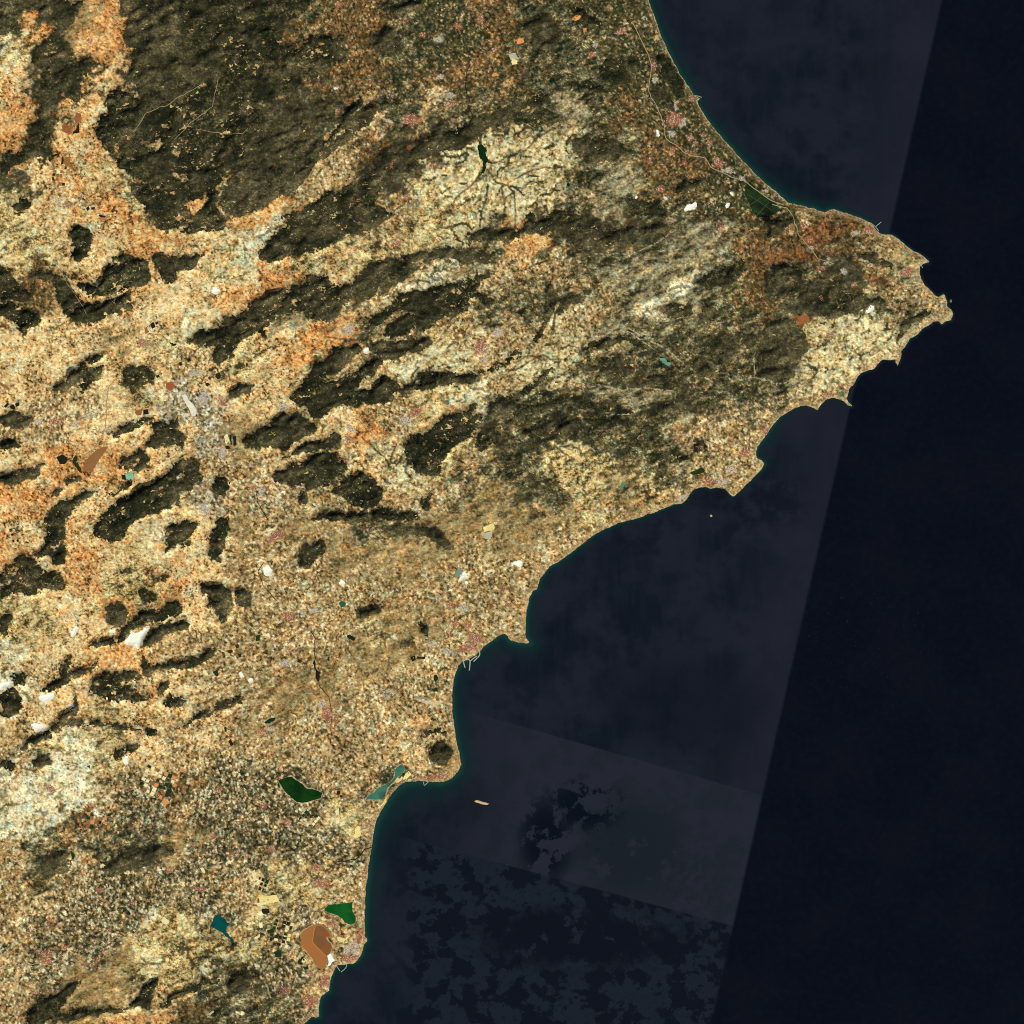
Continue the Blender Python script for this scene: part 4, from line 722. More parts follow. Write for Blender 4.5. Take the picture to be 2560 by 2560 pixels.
TOWN = [('C',800,230,45,28,-20,0),('C',1040,480,20,45,0,0),('C',1045,585,24,24,0,1),('C',1190,875,58,55,0,0),('C',1170,980,32,26,0,1),('C',1300,1010,28,26,30,0),('C',1400,990,22,16,0,0),('C',1445,1045,22,20,0,0),('C',1510,1190,46,34,20,0),('C',1260,1195,22,20,0,0),('C',1180,1110,12,36,0,0),('C',1010,1170,12,36,10,0),('C',1085,1385,30,24,0,0),('C',1522,1662,34,34,0,0),
 ('C',1585,1250,34,20,20,1),('C',1685,1312,32,14,30,1),('C',580,400,26,20,30,0),('C',610,335,20,20,0,1),('C',1315,725,26,20,0,0),('C',975,185,12,16,0,1),('C',1280,1105,20,12,-20,0),('C',1345,1045,18,14,0,0),('C',1195,770,10,40,0,1),('C',640,1225,30,14,0,1),('C',1250,900,22,40,20,1),('C',1860,1395,20,14,20,1),
 ('B',1640,140,26,42,10,0),('B',1475,190,34,24,20,0),('B',1220,255,24,22,0,0),('B',1335,290,40,26,0,1),('B',1430,755,52,24,-10,0),('B',1130,880,58,48,0,0),('B',1420,700,40,22,0,1),('B',1350,560,30,20,0,1),('B',1745,365,22,18,0,0),('B',1290,1215,20,16,0,0),('B',1105,1440,24,16,0,0),('B',1030,1780,28,22,-20,0),('B',900,95,10,22,0,0),('B',1085,170,16,18,0,0),('B',1685,755,20,14,0,0),('B',1800,1030,18,16,0,0),('B',595,820,18,22,30,0),('B',965,885,20,14,0,1),('B',610,40,20,26,40,0),
 ('A',500,1500,28,26,0,0),('A',425,1480,34,20,30,1),('A',660,300,24,18,0,0),
 ('D',1045,630,40,30,0,0),('D',410,1215,62,26,-10,0),('D',650,1175,70,16,-5,1),('D',1625,1060,28,48,-20,0),('D',1850,1692,30,20,-30,0),('D',1430,850,60,28,0,1),('D',560,1235,26,24,0,1),('D',280,1215,40,24,0,1),('D',1500,1040,40,60,20,1),('D',1630,1440,34,40,0,1),('D',1500,1860,26,60,-30,1),
 ('E',1165,1145,58,28,-30,0),('E',1090,1205,50,34,0,1),('E',700,1265,40,24,40,1),('E',690,1345,32,26,0,0),('E',1640,670,44,66,20,0),('E',1770,560,40,40,0,1),('E',1830,415,16,26,0,0),('E',1495,1665,14,16,0,0),('E',680,540,50,34,-30,1),('E',195,1105,40,30,30,1),('E',460,1110,20,10,0,0),('E',1800,185,18,18,0,1),('E',650,1490,24,16,0,0),('E',1230,110,26,10,0,0),('E',1670,760,30,24,0,1),('E',40,1720,26,40,20,1),
 ('H',150,172,80,34,-22,0),('H',235,765,38,30,-30,0),('H',410,782,22,18,0,0),('H',235,1012,20,24,0,0),('H',525,1475,44,58,0,0),('H',540,1560,22,36,0,0),('H',582,1505,16,26,0,0),('H',632,1465,16,18,0,0),('H',1600,925,58,46,30,0),('H',1545,1000,84,32,-10,0),('H',1420,680,34,30,0,0),('H',1462,815,24,26,0,0),('H',1850,680,16,16,0,0),('H',1806,570,12,22,0,0),('H',856,420,12,22,0,0),('H',696,470,20,16,0,0),('H',42,1610,36,26,0,0),('H',480,1400,34,24,0,1),('H',1285,970,32,24,0,1),('H',215,1110,40,28,0,1),('H',1330,630,26,22,0,1),('H',430,720,40,18,0,1),('H',340,735,26,18,20,1),('H',1400,1020,40,26,0,1),('H',110,1290+300,26,18,0,1),('H',1520,700,40,30,0,1),('H',1560,830,26,30,0,0),
 ('F',1445,1645,34,36,20,0),('F',1540,1650,50,24,0,1),('F',1000,1870,24,12,-20,0),('F',1710,1430,50,26,-50,0),('F',1240,1770,40,18,-30,1),('F',1600,1560,40,30,0,1),('F',1380,1400,30,20,0,0),('F',1860,1290,20,30,20,0),
 ('K',1085,515,40,28,30,0),('K',1000,530,34,18,0,1),('K',1370,820,46,36,0,0),('K',660,590,26,26,40,0),('K',612,480,20,36,0,0),('K',735,790,34,18,0,0),('K',775,757,22,12,0,1),('K',665,640,20,14,30,1),('K',900,815,30,22,40,1),('K',975,912,26,20,0,0),('K',800,1280,26,22,0,0),('K',790,1720,50,16,-5,0),('K',930,1200,24,14,0,1),('K',740,1010,20,22,0,0),('K',20,75,10,10,0,1),('K',1100,770,16,12,0,1),('K',1050,640,20,10,0,1),
 ('J',230,465,30,22,20,0),('J',115,650,30,28,0,0),('J',55,335,26,20,0,0),('J',440,790,34,26,0,0),('J',800,810,12,50,5,0),('J',690,1450,80,26,-12,0),('J',700,1375,66,40,-30,1),('J',1240,130,70,16,5,0),('J',1355,115,60,26,-10,0),('J',480,905,70,34,0,0),('J',560,1200,50,22,38,0),('J',760,1290,26,60,20,0),('J',500,1620,40,50,30,0),('J',390,1760,60,50,0,0),('J',210,1690,44,34,0,0),('J',390,1560,30,20,40,0),
 ('I',335,1420,46,28,0,0),('I',345,1472,40,16,0,0),('I',715,1455,18,16,-30,0),('I',682,1490,20,16,-30,0),('I',530,1605,20,18,0,0),('I',270,1700,50,12,0,0),('I',420,1690,26,12,-20,0),('I',740,950,34,18,-10,0),('I',970,1040,16,18,0,0),('I',800,1245,18,16,0,0),('I',1460,945,50,14,0,0),('I',1700,690,18,18,0,0),('I',1565,560,26,20,30,0),('I',1600,220,40,18,-20,0),('I',365,205,48,28,30,0),('I',205,1275,26,14,-30,0),('I',1430,620,24,14,30,0),('I',1240,800,36,26,-30,0),('I',480,1370,28,16,-30,0),('I',365,1165,22,14,0,0),('I',1760,860,14,26,0,0),('I',625,1490,14,22,0,0),('I',770,45,14,20,0,0),('I',1150,250,18,20,0,0),('I',1310,1220 - 300,10,8,0,0),('I',350,1690,18,10,0,0)]
for t_, x_, y_, rx_, ry_, an_, kd_ in TOWN:
    c_ = tp(t_, [(x_, y_)])[0]; a_ = math.radians(an_)
    w = window(np.array([c_]), max(rx_, ry_) / ZS * 1.6)
    if GX[w].size == 0: continue
    dx_ = GX[w] - c_[0] + .6 * WARPX[w]; dy_ = GY[w] - c_[1] + .6 * WARPY[w]
    rr_ = np.hypot((dx_ * math.cos(a_) + dy_ * math.sin(a_)) / (rx_ / ZS), (-dx_ * math.sin(a_) + dy_ * math.cos(a_)) / (ry_ / ZS))
    mm = (sstep(1.15, .8, rr_) * (.62 if kd_ == 0 else .5) * np.clip(.9 + .3 * n_fine[w], 0, 1))[..., None]
    cover[w] = cover[w] * (1 - mm) + alb((160, 100, 74) if kd_ == 0 else (184, 174, 158)) * (1 + .2 * n_px[w][..., None]) * mm
cover = np.clip(cover, 0.004, 0.80)

# ------------------------------------------------------------------ materials
def new_mat(name):
    m = bpy.data.materials.new(name); m.use_nodes = True
    nt = m.node_tree; b = nt.nodes['Principled BSDF']
    return m, nt, b
def math_(nt, op, a, b=None, c=None, clamp=False):
    n = nt.nodes.new('ShaderNodeMath'); n.operation = op; n.use_clamp = clamp
    for i, v in enumerate((a, b, c)):
        if v is None: continue
        if isinstance(v, (int, float)): n.inputs[i].default_value = v
        else: nt.links.new(v, n.inputs[i])
    return n.outputs[0]
def mix_(nt, f, a, b):
    n = nt.nodes.new('ShaderNodeMix'); n.data_type = 'RGBA'
    for s_, v in ((n.inputs[0], f), (n.inputs[6], a), (n.inputs[7], b)):
        if isinstance(v, (int, float)): s_.default_value = v
        elif isinstance(v, (tuple, list, np.ndarray)): s_.default_value = (*[float(q) for q in v[:3]], 1)
        else: nt.links.new(v, s_)
    return n.outputs[2]
def noise_(nt, vec, wl_m, detail=3, rough=.6, off=(0, 0, 0), stretch=None):
    mp = nt.nodes.new('ShaderNodeMapping'); mp.inputs['Location'].default_value = off
    k = 1.0 / wl_m
    mp.inputs['Scale'].default_value = (k, k, k) if stretch is None else (k * stretch[0], k * stretch[1], k)
    nt.links.new(vec, mp.inputs[0])
    n = nt.nodes.new('ShaderNodeTexNoise'); n.inputs['Scale'].default_value = 1.0
    n.inputs['Detail'].default_value = detail; n.inputs['Roughness'].default_value = rough
    nt.links.new(mp.outputs[0], n.inputs['Vector'])
    return n.outputs[0]
def ramp01(nt, v, a, b):
    n = nt.nodes.new('ShaderNodeMapRange'); n.clamp = True; n.interpolation_type = 'SMOOTHSTEP'
    n.inputs[1].default_value = a; n.inputs[2].default_value = b
    nt.links.new(v, n.inputs[0])
    return n.outputs[0]
def scaled(nt, col, f):
    n = nt.nodes.new('ShaderNodeVectorMath'); n.operation = 'SCALE'
    if isinstance(col, (tuple, list, np.ndarray)): n.inputs[0].default_value = [float(q) for q in col]
    else: nt.links.new(col, n.inputs[0])
    nt.links.new(f, n.inputs[3])
    return n.outputs[0]
def ground_mat(name, amp=.5, wl1=260, wl2=110, rough=.95):
    m, nt, b = new_mat(name)
    at = nt.nodes.new('ShaderNodeAttribute'); at.attribute_name = 'cover'
    ge = nt.nodes.new('ShaderNodeNewGeometry')
    def cells(wl_m, off):
        mp = nt.nodes.new('ShaderNodeMapping'); mp.inputs['Location'].default_value = off
        mp.inputs['Rotation'].default_value = (0, 0, .4 + off[0])
        mp.inputs['Scale'].default_value = (1 / wl_m, 1.35 / wl_m, 0)
        nt.links.new(ge.outputs['Position'], mp.inputs[0])
        v = nt.nodes.new('ShaderNodeTexVoronoi'); v.voronoi_dimensions = '2D'; v.inputs['Scale'].default_value = 1.0
        v.distance = 'CHEBYCHEV'
        nt.links.new(mp.outputs[0], v.inputs['Vector'])
        sp = nt.nodes.new('ShaderNodeSeparateColor'); nt.links.new(v.outputs['Color'], sp.inputs[0])
        return sp.outputs[0]
    a = cells(wl1, (0, 0, 0))
    c = noise_(nt, ge.outputs['Position'], wl2, 2, .6, (17, 5, 0))
    f = math_(nt, 'ADD', math_(nt, 'MULTIPLY', a, amp), math_(nt, 'MULTIPLY', c, amp * .9))
    f = math_(nt, 'ADD', f, 1.0 - amp * .95)
    nt.links.new(scaled(nt, at.outputs[0], f), b.inputs['Base Color'])
    b.inputs['Roughness'].default_value = rough; b.inputs['Specular IOR Level'].default_value = .08
    return m
def plain_mat(name, col, amp=.25, wl=200, col2=None, rough=.9, spec=.1):
    m, nt, b = new_mat(name)
    ge = nt.nodes.new('ShaderNodeNewGeometry')
    a = noise_(nt, ge.outputs['Position'], wl, 3, .6)
    if col2 is None:
        f = math_(nt, 'ADD', math_(nt, 'MULTIPLY', a, amp * 2), 1 - amp)
        c = scaled(nt, alb(col), f)
    else:
        c = mix_(nt, ramp01(nt, a, .38, .62), alb(col), alb(col2))
    nt.links.new(c, b.inputs['Base Color'])
    b.inputs['Roughness'].default_value = rough; b.inputs['Specular IOR Level'].default_value = spec
    return m
MAT_LAND = ground_mat('dry_ground', .55)
MAT_WOOD = ground_mat('pine_canopy', .6, 200, 110)
MAT_QUARRY = plain_mat('white_marble_cut', (252, 246, 228), .18, 260)
MAT_ROOF = plain_mat('terracotta_roofs', (172, 98, 72), .45, 140)
MAT_ROOF2 = plain_mat('pale_roofs', (190, 164, 132), .35, 140)
MAT_GREY = plain_mat('factory_roofs', (200, 192, 176), .35, 160)
MAT_ROAD = plain_mat('pale_road', (172, 150, 112), .25, 300)
MAT_RIVER = plain_mat('reedy_river', (38, 38, 26), .3, 300)
MAT_ROCK = plain_mat('breakwater_stone', (176, 172, 152), .25, 120)
MAT_SALT = plain_mat('heaped_salt', (255, 252, 244), .08, 200)
MAT_TARMAC = plain_mat('runway_tarmac', (210, 196, 166), .2, 200)

# ------------------------------------------------------------------ mesh makers
def make_mesh(name, verts, quads, mat, parent=None, attr=None, smooth=True, tri=False):
    me = bpy.data.meshes.new(name)
    v = np.asarray(verts, np.float32); q = np.asarray(quads, np.int32)
    me.vertices.add(len(v)); me.vertices.foreach_set('co', v.ravel())
    n = q.shape[1]
    me.loops.add(q.size); me.loops.foreach_set('vertex_index', q.ravel())
    me.polygons.add(len(q))
    me.polygons.foreach_set('loop_start', np.arange(0, q.size, n, dtype=np.int32))
    me.polygons.foreach_set('loop_total', np.full(len(q), n, np.int32))
    me.polygons.foreach_set('use_smooth', np.full(len(q), smooth, bool))
    if attr is not None:
        for an, av in attr.items():
            av = np.asarray(av, np.float32)
            if av.ndim == 2:
                a = me.attributes.new(an, 'FLOAT_COLOR', 'POINT')
                a.data.foreach_set('color', np.hstack([av, np.ones((len(av), 1), np.float32)]).ravel())
            else:
                a = me.attributes.new(an, 'FLOAT', 'POINT'); a.data.foreach_set('value', av)
    mats = mat if isinstance(mat, (list, tuple)) else [mat]
    for m in mats: me.materials.append(m)
    me.update(calc_edges=True)
    o = bpy.data.objects.new(name, me); COL.objects.link(o)
    if parent is not None: o.parent = parent
    return o
def tag(o, label=None, cat=None, group=None, kind=None):
    for k, v in (('label', label), ('category', cat), ('group', group), ('kind', kind)):
        if v: o[k] = v
    return o
def empty(name, px, py, z=None):
    o = bpy.data.objects.new(name, None); COL.objects.link(o)
    o.empty_display_size = 300
    return o
def grid_faces(mask):
    """quads of grid cells whose four corners are all in mask -> used vertex ids, quads"""
    c = mask[:-1, :-1] & mask[1:, :-1] & mask[:-1, 1:] & mask[1:, 1:]
    r, q = np.nonzero(c)
    n = mask.shape[1]
    a = r * n + q
    quads = np.stack([a, a + n, a + n + 1, a + 1], 1)
    used, inv = np.unique(quads, return_inverse=True)
    return used, inv.reshape(-1, 4)
XW, YW = w2(GX, GY)

# ---- terrain
keep = SDC > -5.0
used, quads = grid_faces(keep)
terrain = make_mesh('terrain', np.stack([XW.ravel()[used], YW.ravel()[used], Z.ravel()[used]], 1), quads, MAT_LAND, attr={'cover': cover.reshape(-1, 3)[used]})
tag(terrain, 'dry coastal land with orange valleys, pale badlands and beige plains', None, None, 'structure')

# ---- land beyond the picture, coarse
ox = np.arange(-2600, 5200, 60.0)
OX, OY = np.meshgrid(ox, ox)
osd = sdist(OX, OY, coast)
cl = lambda a: np.clip(a, P0 + 30, P0 + S * (N - 1) - 30)
oc = np.stack([grid_at(blur(cover[..., i].astype(float), 12), cl(OX), cl(OY)) for i in range(3)], -1)
r_ = np.random.default_rng(8)
onz = r_.standard_normal(OX.shape); onz = (onz + np.roll(onz, 1, 0) + np.roll(onz, 1, 1) + np.roll(onz, -1, 0) + np.roll(onz, -1, 1)) / 2.2
oz = np.where(osd > 0, np.minimum(osd, 60) * 4 + 140 * np.abs(onz) * sstep(0, 200, osd), -60)
hole = (OX > P0 + 10) & (OX < P0 + S * (N - 1) - 10) & (OY > P0 + 10) & (OY < P0 + S * (N - 1) - 10)
core = (OX > P0 - 70) & (OX < P0 + S * (N - 1) + 70) & (OY > P0 - 70) & (OY < P0 + S * (N - 1) + 70)
oz = np.where(core, grid_at(blur(Z, 8), cl(OX), cl(OY)) - 60, oz)
u2, q2 = grid_faces((osd > -60) & ~hole)
ow = w2(OX, OY)
far_land = make_mesh('distant_terrain', np.stack([ow[0].ravel()[u2], ow[1].ravel()[u2], oz.ravel()[u2]], 1), q2, MAT_LAND, attr={'cover': oc.reshape(-1, 3)[u2]})
tag(far_land, 'dry land running on beyond the edges of the view', None, None, 'structure')

# ---- woods
def zt(px, py): return grid_at(Z, px, py)
RT = CLS['f'][0]
th = np.clip(0.37 + 0.17 * n_str + 0.08 * n_fine + 0.13 * n_px + 0.08 * n_mid + .25 * (p_small - .5), 0, 1)
wood_dark = np.stack([np.interp(th, [0, .45, .8, 1], [alb(c)[i] for c in [(22, 25, 13), (36, 38, 21), (62, 60, 36), (118, 106, 70)]]) for i in range(3)], -1)
wood_olive = np.stack([np.interp(th, [0, .4, .8, 1], [alb(c)[i] for c in [(52, 48, 31), (78, 71, 48), (102, 91, 63), (146, 126, 88)]]) for i in range(3)], -1)
FSV = np.clip(FSH + .28 * pt1 * (FSH > 0), 0, 1)
wood_cov = wood_dark * (1 - FSV[..., None]) + wood_olive * FSV[..., None]
wl_ = (sq3 * (pt2 > .3) * .35 + sq1 * (pt1 > .8) * .3)[..., None]
wood_cov = wood_cov * (1 - wl_) + wood_cov * 2.1 * wl_
n_trk, n_trk2 = fnoise(2.0, 8, 120, 53), fnoise(2.0, 8, 120, 54)
trk = np.maximum(sstep(.06, .02, np.abs(n_trk)) * (n_mid2 > -.2), sstep(.05, .015, np.abs(n_trk2)) * (n_mid > 0)) * .55
wood_cov = wood_cov * (1 - trk[..., None]) + np.array(alb((132, 114, 78))) * trk[..., None]
wm = (chan * 0.25)[..., None]
wood_cov = wood_cov * (1 - wm) + np.array(alb((34, 36, 22))) * wm

# ------------------------------------------------------------------ labels that single a thing out
LAND_MARKS = [(tp('J', [(440, 1370)])[0], 'the orange salt lagoon'), (tp('J', [(630, 1110)])[0], 'the bright green lagoon'), (tp('J', [(310, 220)])[0], 'the deep green lagoon'),
    (tp('I', [(1600, 1200)])[0], 'the jagged teal reservoir'), (tp('B', [(1660, 1150)])[0], 'the black reservoir in the badlands'), (tp('H', [(1270, 1380)])[0], 'the airport runway'),
    (tp('G', [(1000, 930)])[0], 'the largest white quarry'), (tp('K', [(1690, 1130)])[0], 'the easternmost cape'), (tp('C', [(1800, 1490)])[0], 'the green coastal marsh'), (tp('F', [(1120, 775)])[0], 'the pale turquoise reservoir'),
    (lp([(240, 1460)])[0], 'the city harbour'), (tp('D', [(950, 1610)])[0], 'the square turquoise lagoon'), (tp('D', [(1390, 1100)])[0], 'the white salt strip'), (tp('A', [(430, 1250)])[0], 'the circle of irrigated fields'),
    (tp('H', [(530, 1480)])[0], 'the heart-shaped red city'), (tp('C', [(1350, 715)])[0], 'the northern harbour'), (tp('E', [(1160, 1150)])[0], 'the town in the inland bowl'), (tp('F', [(810, 1680)])[0], 'the small southern turquoise reservoir'),
    (np.array([0., 0.]), 'the upper left corner'), (np.array([0., 2560.]), 'the lower left corner'), (np.array([900., 0.]), 'the middle of the top edge')]
ORD = ['nearest', 'second nearest', 'third nearest', 'fourth nearest', 'fifth nearest', 'sixth nearest', 'seventh nearest', 'eighth nearest', 'ninth nearest', 'tenth nearest', 'eleventh nearest', 'twelfth nearest']
def auto_labels(items, noun):
    """items: list of (centre px, adjective). Returns one phrase each, unique by landmark, bearing and rank."""
    buckets = {}
    for k, (c, adj) in enumerate(items):
        d = [np.hypot(*(c - p)) for p, _ in LAND_MARKS]
        order = np.argsort(d)
        j = next(int(q) for q in order if d[int(q)] > 6) if d[int(order[0])] <= 6 else int(order[0])
        v = c - LAND_MARKS[j][0]
        a = math.degrees(math.atan2(-v[1], v[0])) % 360
        s = ['right of', 'upper right of', 'above', 'upper left of', 'left of', 'lower left of', 'below', 'lower right of'][int(((a + 22.5) % 360) // 45)]
        buckets.setdefault((j, s), []).append((d[j], k))
    out = [None] * len(items)
    for (j, s), lst in buckets.items():
        lst.sort()
        for r, (_, k) in enumerate(lst):
            where = f'{s} {LAND_MARKS[j][1]}'
            rank = '' if len(lst) == 1 else f', {ORD[r]} of those'
            out[k] = f'{items[k][1]} {noun} {where}' if not rank else f'{items[k][1]} {noun}{rank} {where}'
    return out

fitems = []; fids = []
for k in range(len(FOREST)):
    m = FM == k
    if m.sum() < 40: continue
    ys, xs = np.nonzero(m)
    inside = (GX[ys, xs] > 0) & (GX[ys, xs] < 2560) & (GY[ys, xs] > 0) & (GY[ys, xs] < 2560)
    if inside.sum() < 20: continue
    sh = FOREST[k][2]; n_ = m.sum() * S * S
    cov = np.cov(np.stack([xs, ys])); ev = np.linalg.eigvalsh(cov)
    shape = 'long ' if ev[1] / max(ev[0], 1) > 6 else ''
    size = 'huge ' if n_ > 40000 else ('small ' if n_ < 1500 else '')
    tone = 'black-green' if sh < .25 else ('dark green' if sh < .5 else ('dark olive' if sh < .7 else 'brownish olive'))
    fids.append(k); fitems.append((np.array([np.median(GX[ys, xs]), np.median(GY[ys, xs])]), f'{size}{shape}{tone}'))
for k, lab in zip(fids, auto_labels(fitems, 'wooded hill')):
    w = window(tp(FOREST[k][0], FOREST[k][1]), 18)
    m = FM[w] == k
    g = m.copy()                                    # one ring more, tucked into the ground
    g[1:] |= m[:-1]; g[:-1] |= m[1:]; g[:, 1:] |= m[:, :-1]; g[:, :-1] |= m[:, 1:]
    g2 = g.copy(); g2[1:, 1:] |= g[:-1, :-1]; g2[:-1, :-1] |= g[1:, 1:]
    used, quads = grid_faces(g)
    if len(quads) == 0: continue
    zz = Z[w] + np.where(m, 22.0, -6.0)
    wc = wood_cov[w]
    cc = np.where(m[..., None], wc, 0)
    # ring vertices take the colour of the wood's edge
    fs = FOREST[k][2]
    cc = np.where(m[..., None], wc, wood_dark[w] * (1 - fs) + wood_olive[w] * fs)
    o = make_mesh('pine_wood', np.stack([XW[w].ravel()[used], YW[w].ravel()[used], zz.ravel()[used]], 1), quads, MAT_WOOD, attr={'cover': cc.reshape(-1, 3)[used]})
    tag(o, lab, 'woodland', 'wooded hills and ranges', 'stuff')

# ---- patches draped on the ground
def drape(P, dz, step=4.0, zf=None, skirt=25.0):
    """triangulated patch over an outline in photograph pixels, with a skirt"""
    P = np.asarray(P, float)
    ring = []
    n = len(P)
    for i in range(n):
        a, b = P[i], P[(i + 1) % n]
        k = max(1, int(np.hypot(*(b - a)) / step))
        for j in range(k): ring.append(a + (b - a) * j / k)
    ring = np.array(ring)
    gx = np.arange(P[:, 0].min(), P[:, 0].max(), step); gy = np.arange(P[:, 1].min(), P[:, 1].max(), step)
    inner = np.array([(x, y) for x in gx for y in gy])
    if len(inner):
        inner = inner[sdist(inner[:, 0], inner[:, 1], P) > step * .5]
    pts = np.vstack([ring, inner]) if len(inner) else ring
    co = [Vector((float(x - P[0, 0]), float(-(y - P[0, 1])))) for x, y in pts]
    res = delaunay_2d_cdt(co, [], [list(range(len(ring)))], 1, 1e-4)
    v2 = np.array([(v.x + P[0, 0], -v.y + P[0, 1]) for v in res[0]])
    faces = [f for f in res[2] if len(f) == 3]
    zz = (zt(v2[:, 0], v2[:, 1]) if zf is None else zf(v2[:, 0], v2[:, 1])) + dz
    x, y = w2(v2[:, 0], v2[:, 1])
    V = np.stack([x, y, zz], 1).tolist(); F = [tuple(f) for f in faces]
    cnt = {}
    for f in F:
        for a, b in ((f[0], f[1]), (f[1], f[2]), (f[2], f[0])):
            if (b, a) in cnt: del cnt[(b, a)]
            else: cnt[(a, b)] = 1
    low = {}
    for a, b in list(cnt):
        for q in (a, b):
            if q not in low:
                low[q] = len(V); V.append([V[q][0], V[q][1], V[q][2] - skirt])
        F.append((b, a, low[a])); F.append((b, low[a], low[b]))
    return np.array(V), np.array(F)
def patch(name, P, mat, dz=6.0, step=4.0, parent=None, zf=None, smooth=False, skirt=25.0):
    V, F = drape(P, dz, step, zf, skirt)
    return make_mesh(name, V, F, mat, parent, smooth=smooth)
def ribbon(name, P, wid, mat, dz=7.0, step=2.0, parent=None, zf=None, height=0.0, wob=0.0):
    P = np.asarray(P, float)
    pts = [P[0]]
    for a, b in zip(P[:-1], P[1:]):
        k = max(1, int(np.hypot(*(b - a)) / step))
        for j in range(1, k + 1): pts.append(a + (b - a) * j / k)
    pts = np.array(pts)
    if len(pts) > 8 and wob:
        wv = np.sin(np.linspace(0, math.pi, len(pts))) * wob
        pts = pts + np.stack([grid_at(wxa, pts[:, 0], pts[:, 1]) * wv, grid_at(wya, pts[:, 0], pts[:, 1]) * wv], 1)
    for _ in range(3 if step < 2.5 and len(pts) > 8 else 0):
        pts[1:-1] = .25 * pts[:-2] + .5 * pts[1:-1] + .25 * pts[2:]
    d = np.gradient(pts, axis=0); d /= np.linalg.norm(d, axis=1, keepdims=True) + 1e-9
    nrm = np.stack([-d[:, 1], d[:, 0]], 1)
    hw = wid / M / 2
    prof = [(-1.0, -18.0), (-.72, height), (.72, height), (1.0, -18.0)]
    V = []; F = []
    for i in range(len(pts)):
        zb = (float(zt(*pts[i])) if zf is None else zf) + dz
        for s_, hz in prof:
            q = pts[i] + nrm[i] * hw * s_
            x, y = w2(*q)
            V.append((x, y, zb + hz))
    for i in range(len(pts) - 1):
        for j in range(3):
            a = i * 4 + j
            F.append((a, a + 1, a + 5, a + 4))
    b = (len(pts) - 1) * 4
    F.append((0, 3, 2, 1)); F.append((b, b + 1, b + 2, b + 3))
    return make_mesh(name, V, F, mat, parent, smooth=False)

# ---- lagoons, reservoirs, ponds
def water_mat(name, c1, c2, wl):
    m = plain_mat(name, c1, wl=wl, col2=c2, rough=.5, spec=.02)
    return m
lakes = []
for l, P, lv in zip(LAKES, lake_px, lake_lvl):
    lo = patch(l[0], P, water_mat('water_of_' + l[0], l[4], l[5], 1500), 0.0, 6.0, zf=lambda a, b, lv=lv: np.full(len(a), lv), skirt=14)
    tag(lo, l[1], None, None, 'structure'); lakes.append(lo)
lv = lake_lvl[3]
flat = lambda v: (lambda a, b: np.full(len(a), v))
half = patch('deep_basin', tp('J', [(430,1217),(455,1212),(480,1216),(505,1233),(528,1258),(542,1290),(515,1292),(512,1306),(524,1322),(545,1340),(555,1370),(542,1410),(512,1432),(460,1380),(415,1335),(418,1300),(425,1260)]),
             water_mat('brown_brine', (122, 84, 54), (136, 86, 50), 1500), 3.0, 6.0, lakes[3], flat(lv), skirt=3)
rim = ribbon('dike', tp('J', [(438,1209),(424,1250),(418,1300),(413,1335),(460,1382),(512,1434)]), 90, plain_mat('salt_dike', (206, 132, 68)), 6.0, 2.0, lakes[3], lv)
heap = patch('salt_heap', tp('J', [(522,1432),(545,1415),(556,1432),(562,1450),(580,1465),(556,1480),(548,1500),(522,1512),(532,1480)]), MAT_SALT, 14.0, 2.0)
tag(heap, 'white salt heaps on the shore of the orange salt lagoon', 'salt heap')
tagm = []
# salt pans behind the southern beach
pans = empty('salt_pans', 0, 0)
tag(pans, 'yellow and cream crystallising salt pans between teal lagoon and beach', 'salt pans')
for pts, c in [([(1095,100),(1118,80),(1138,106),(1106,134),(1074,145),(1082,124)], (244, 224, 140)), ([(1015,152),(1036,126),(1060,142),(1040,160),(1030,170)], (236, 196, 112)), ([(1066,120),(1076,134),(1040,166),(1034,172)], (240, 222, 160)),
               ([(952,262),(972,250),(968,270),(950,284)], (222, 150, 72)), ([(940,288),(958,272),(954,296),(938,308)], (238, 200, 120)), ([(912,334),(938,306),(942,312),(918,338)], (246, 224, 138)), ([(1000,176),(1020,180),(1008,200),(985,196)], (34, 60, 14)), ([(1072,95),(1092,90),(1086,112),(1070,112)], (30, 44, 18)), ([(930,255),(950,236),(946,262),(930,280)], (40, 78, 30))]:
    patch('pan', tp('J', pts), plain_mat('brine_crust', c, .1, 300), 10.0, 4.0, pans)
# green marsh with ditches
P = tp('C', [(1700,1420),(1716,1350),(1740,1330),(1800,1395),(1880,1455),(1945,1500),(1935,1560),(1880,1590),(1800,1592),(1762,1560),(1740,1500)])
marsh = patch('marsh', P, plain_mat('reed_marsh', (16, 26, 12), wl=1600, col2=(30, 52, 20)), 9.0, 4.0)
tag(marsh, 'dark green coastal marsh cut by pale straight ditches', 'marsh', None, 'stuff')
for pts in [[(1720,1420),(1800,1470),(1900,1540)], [(1745,1500),(1830,1440)], [(1790,1580),(1880,1480)], [(1770,1545),(1900,1580)]]:
    ribbon('ditch', tp('C', pts), 60, plain_mat('marsh_track', (82, 84, 52)), 14.0, 3.0, marsh)
# white salt strip inland
P = tp('D', [(1330,1020),(1360,1010),(1378,1050),(1420,1090),(1440,1130),(1432,1170),(1405,1175),(1385,1120),(1350,1060)])
ss = patch('salt_strip', P, plain_mat('grey_salt', (226, 212, 190), wl=500, col2=(240, 230, 212)), 9.0, 3.0)
tag(ss, 'pale grey and white salt strip in the inland plain', 'salt flat')

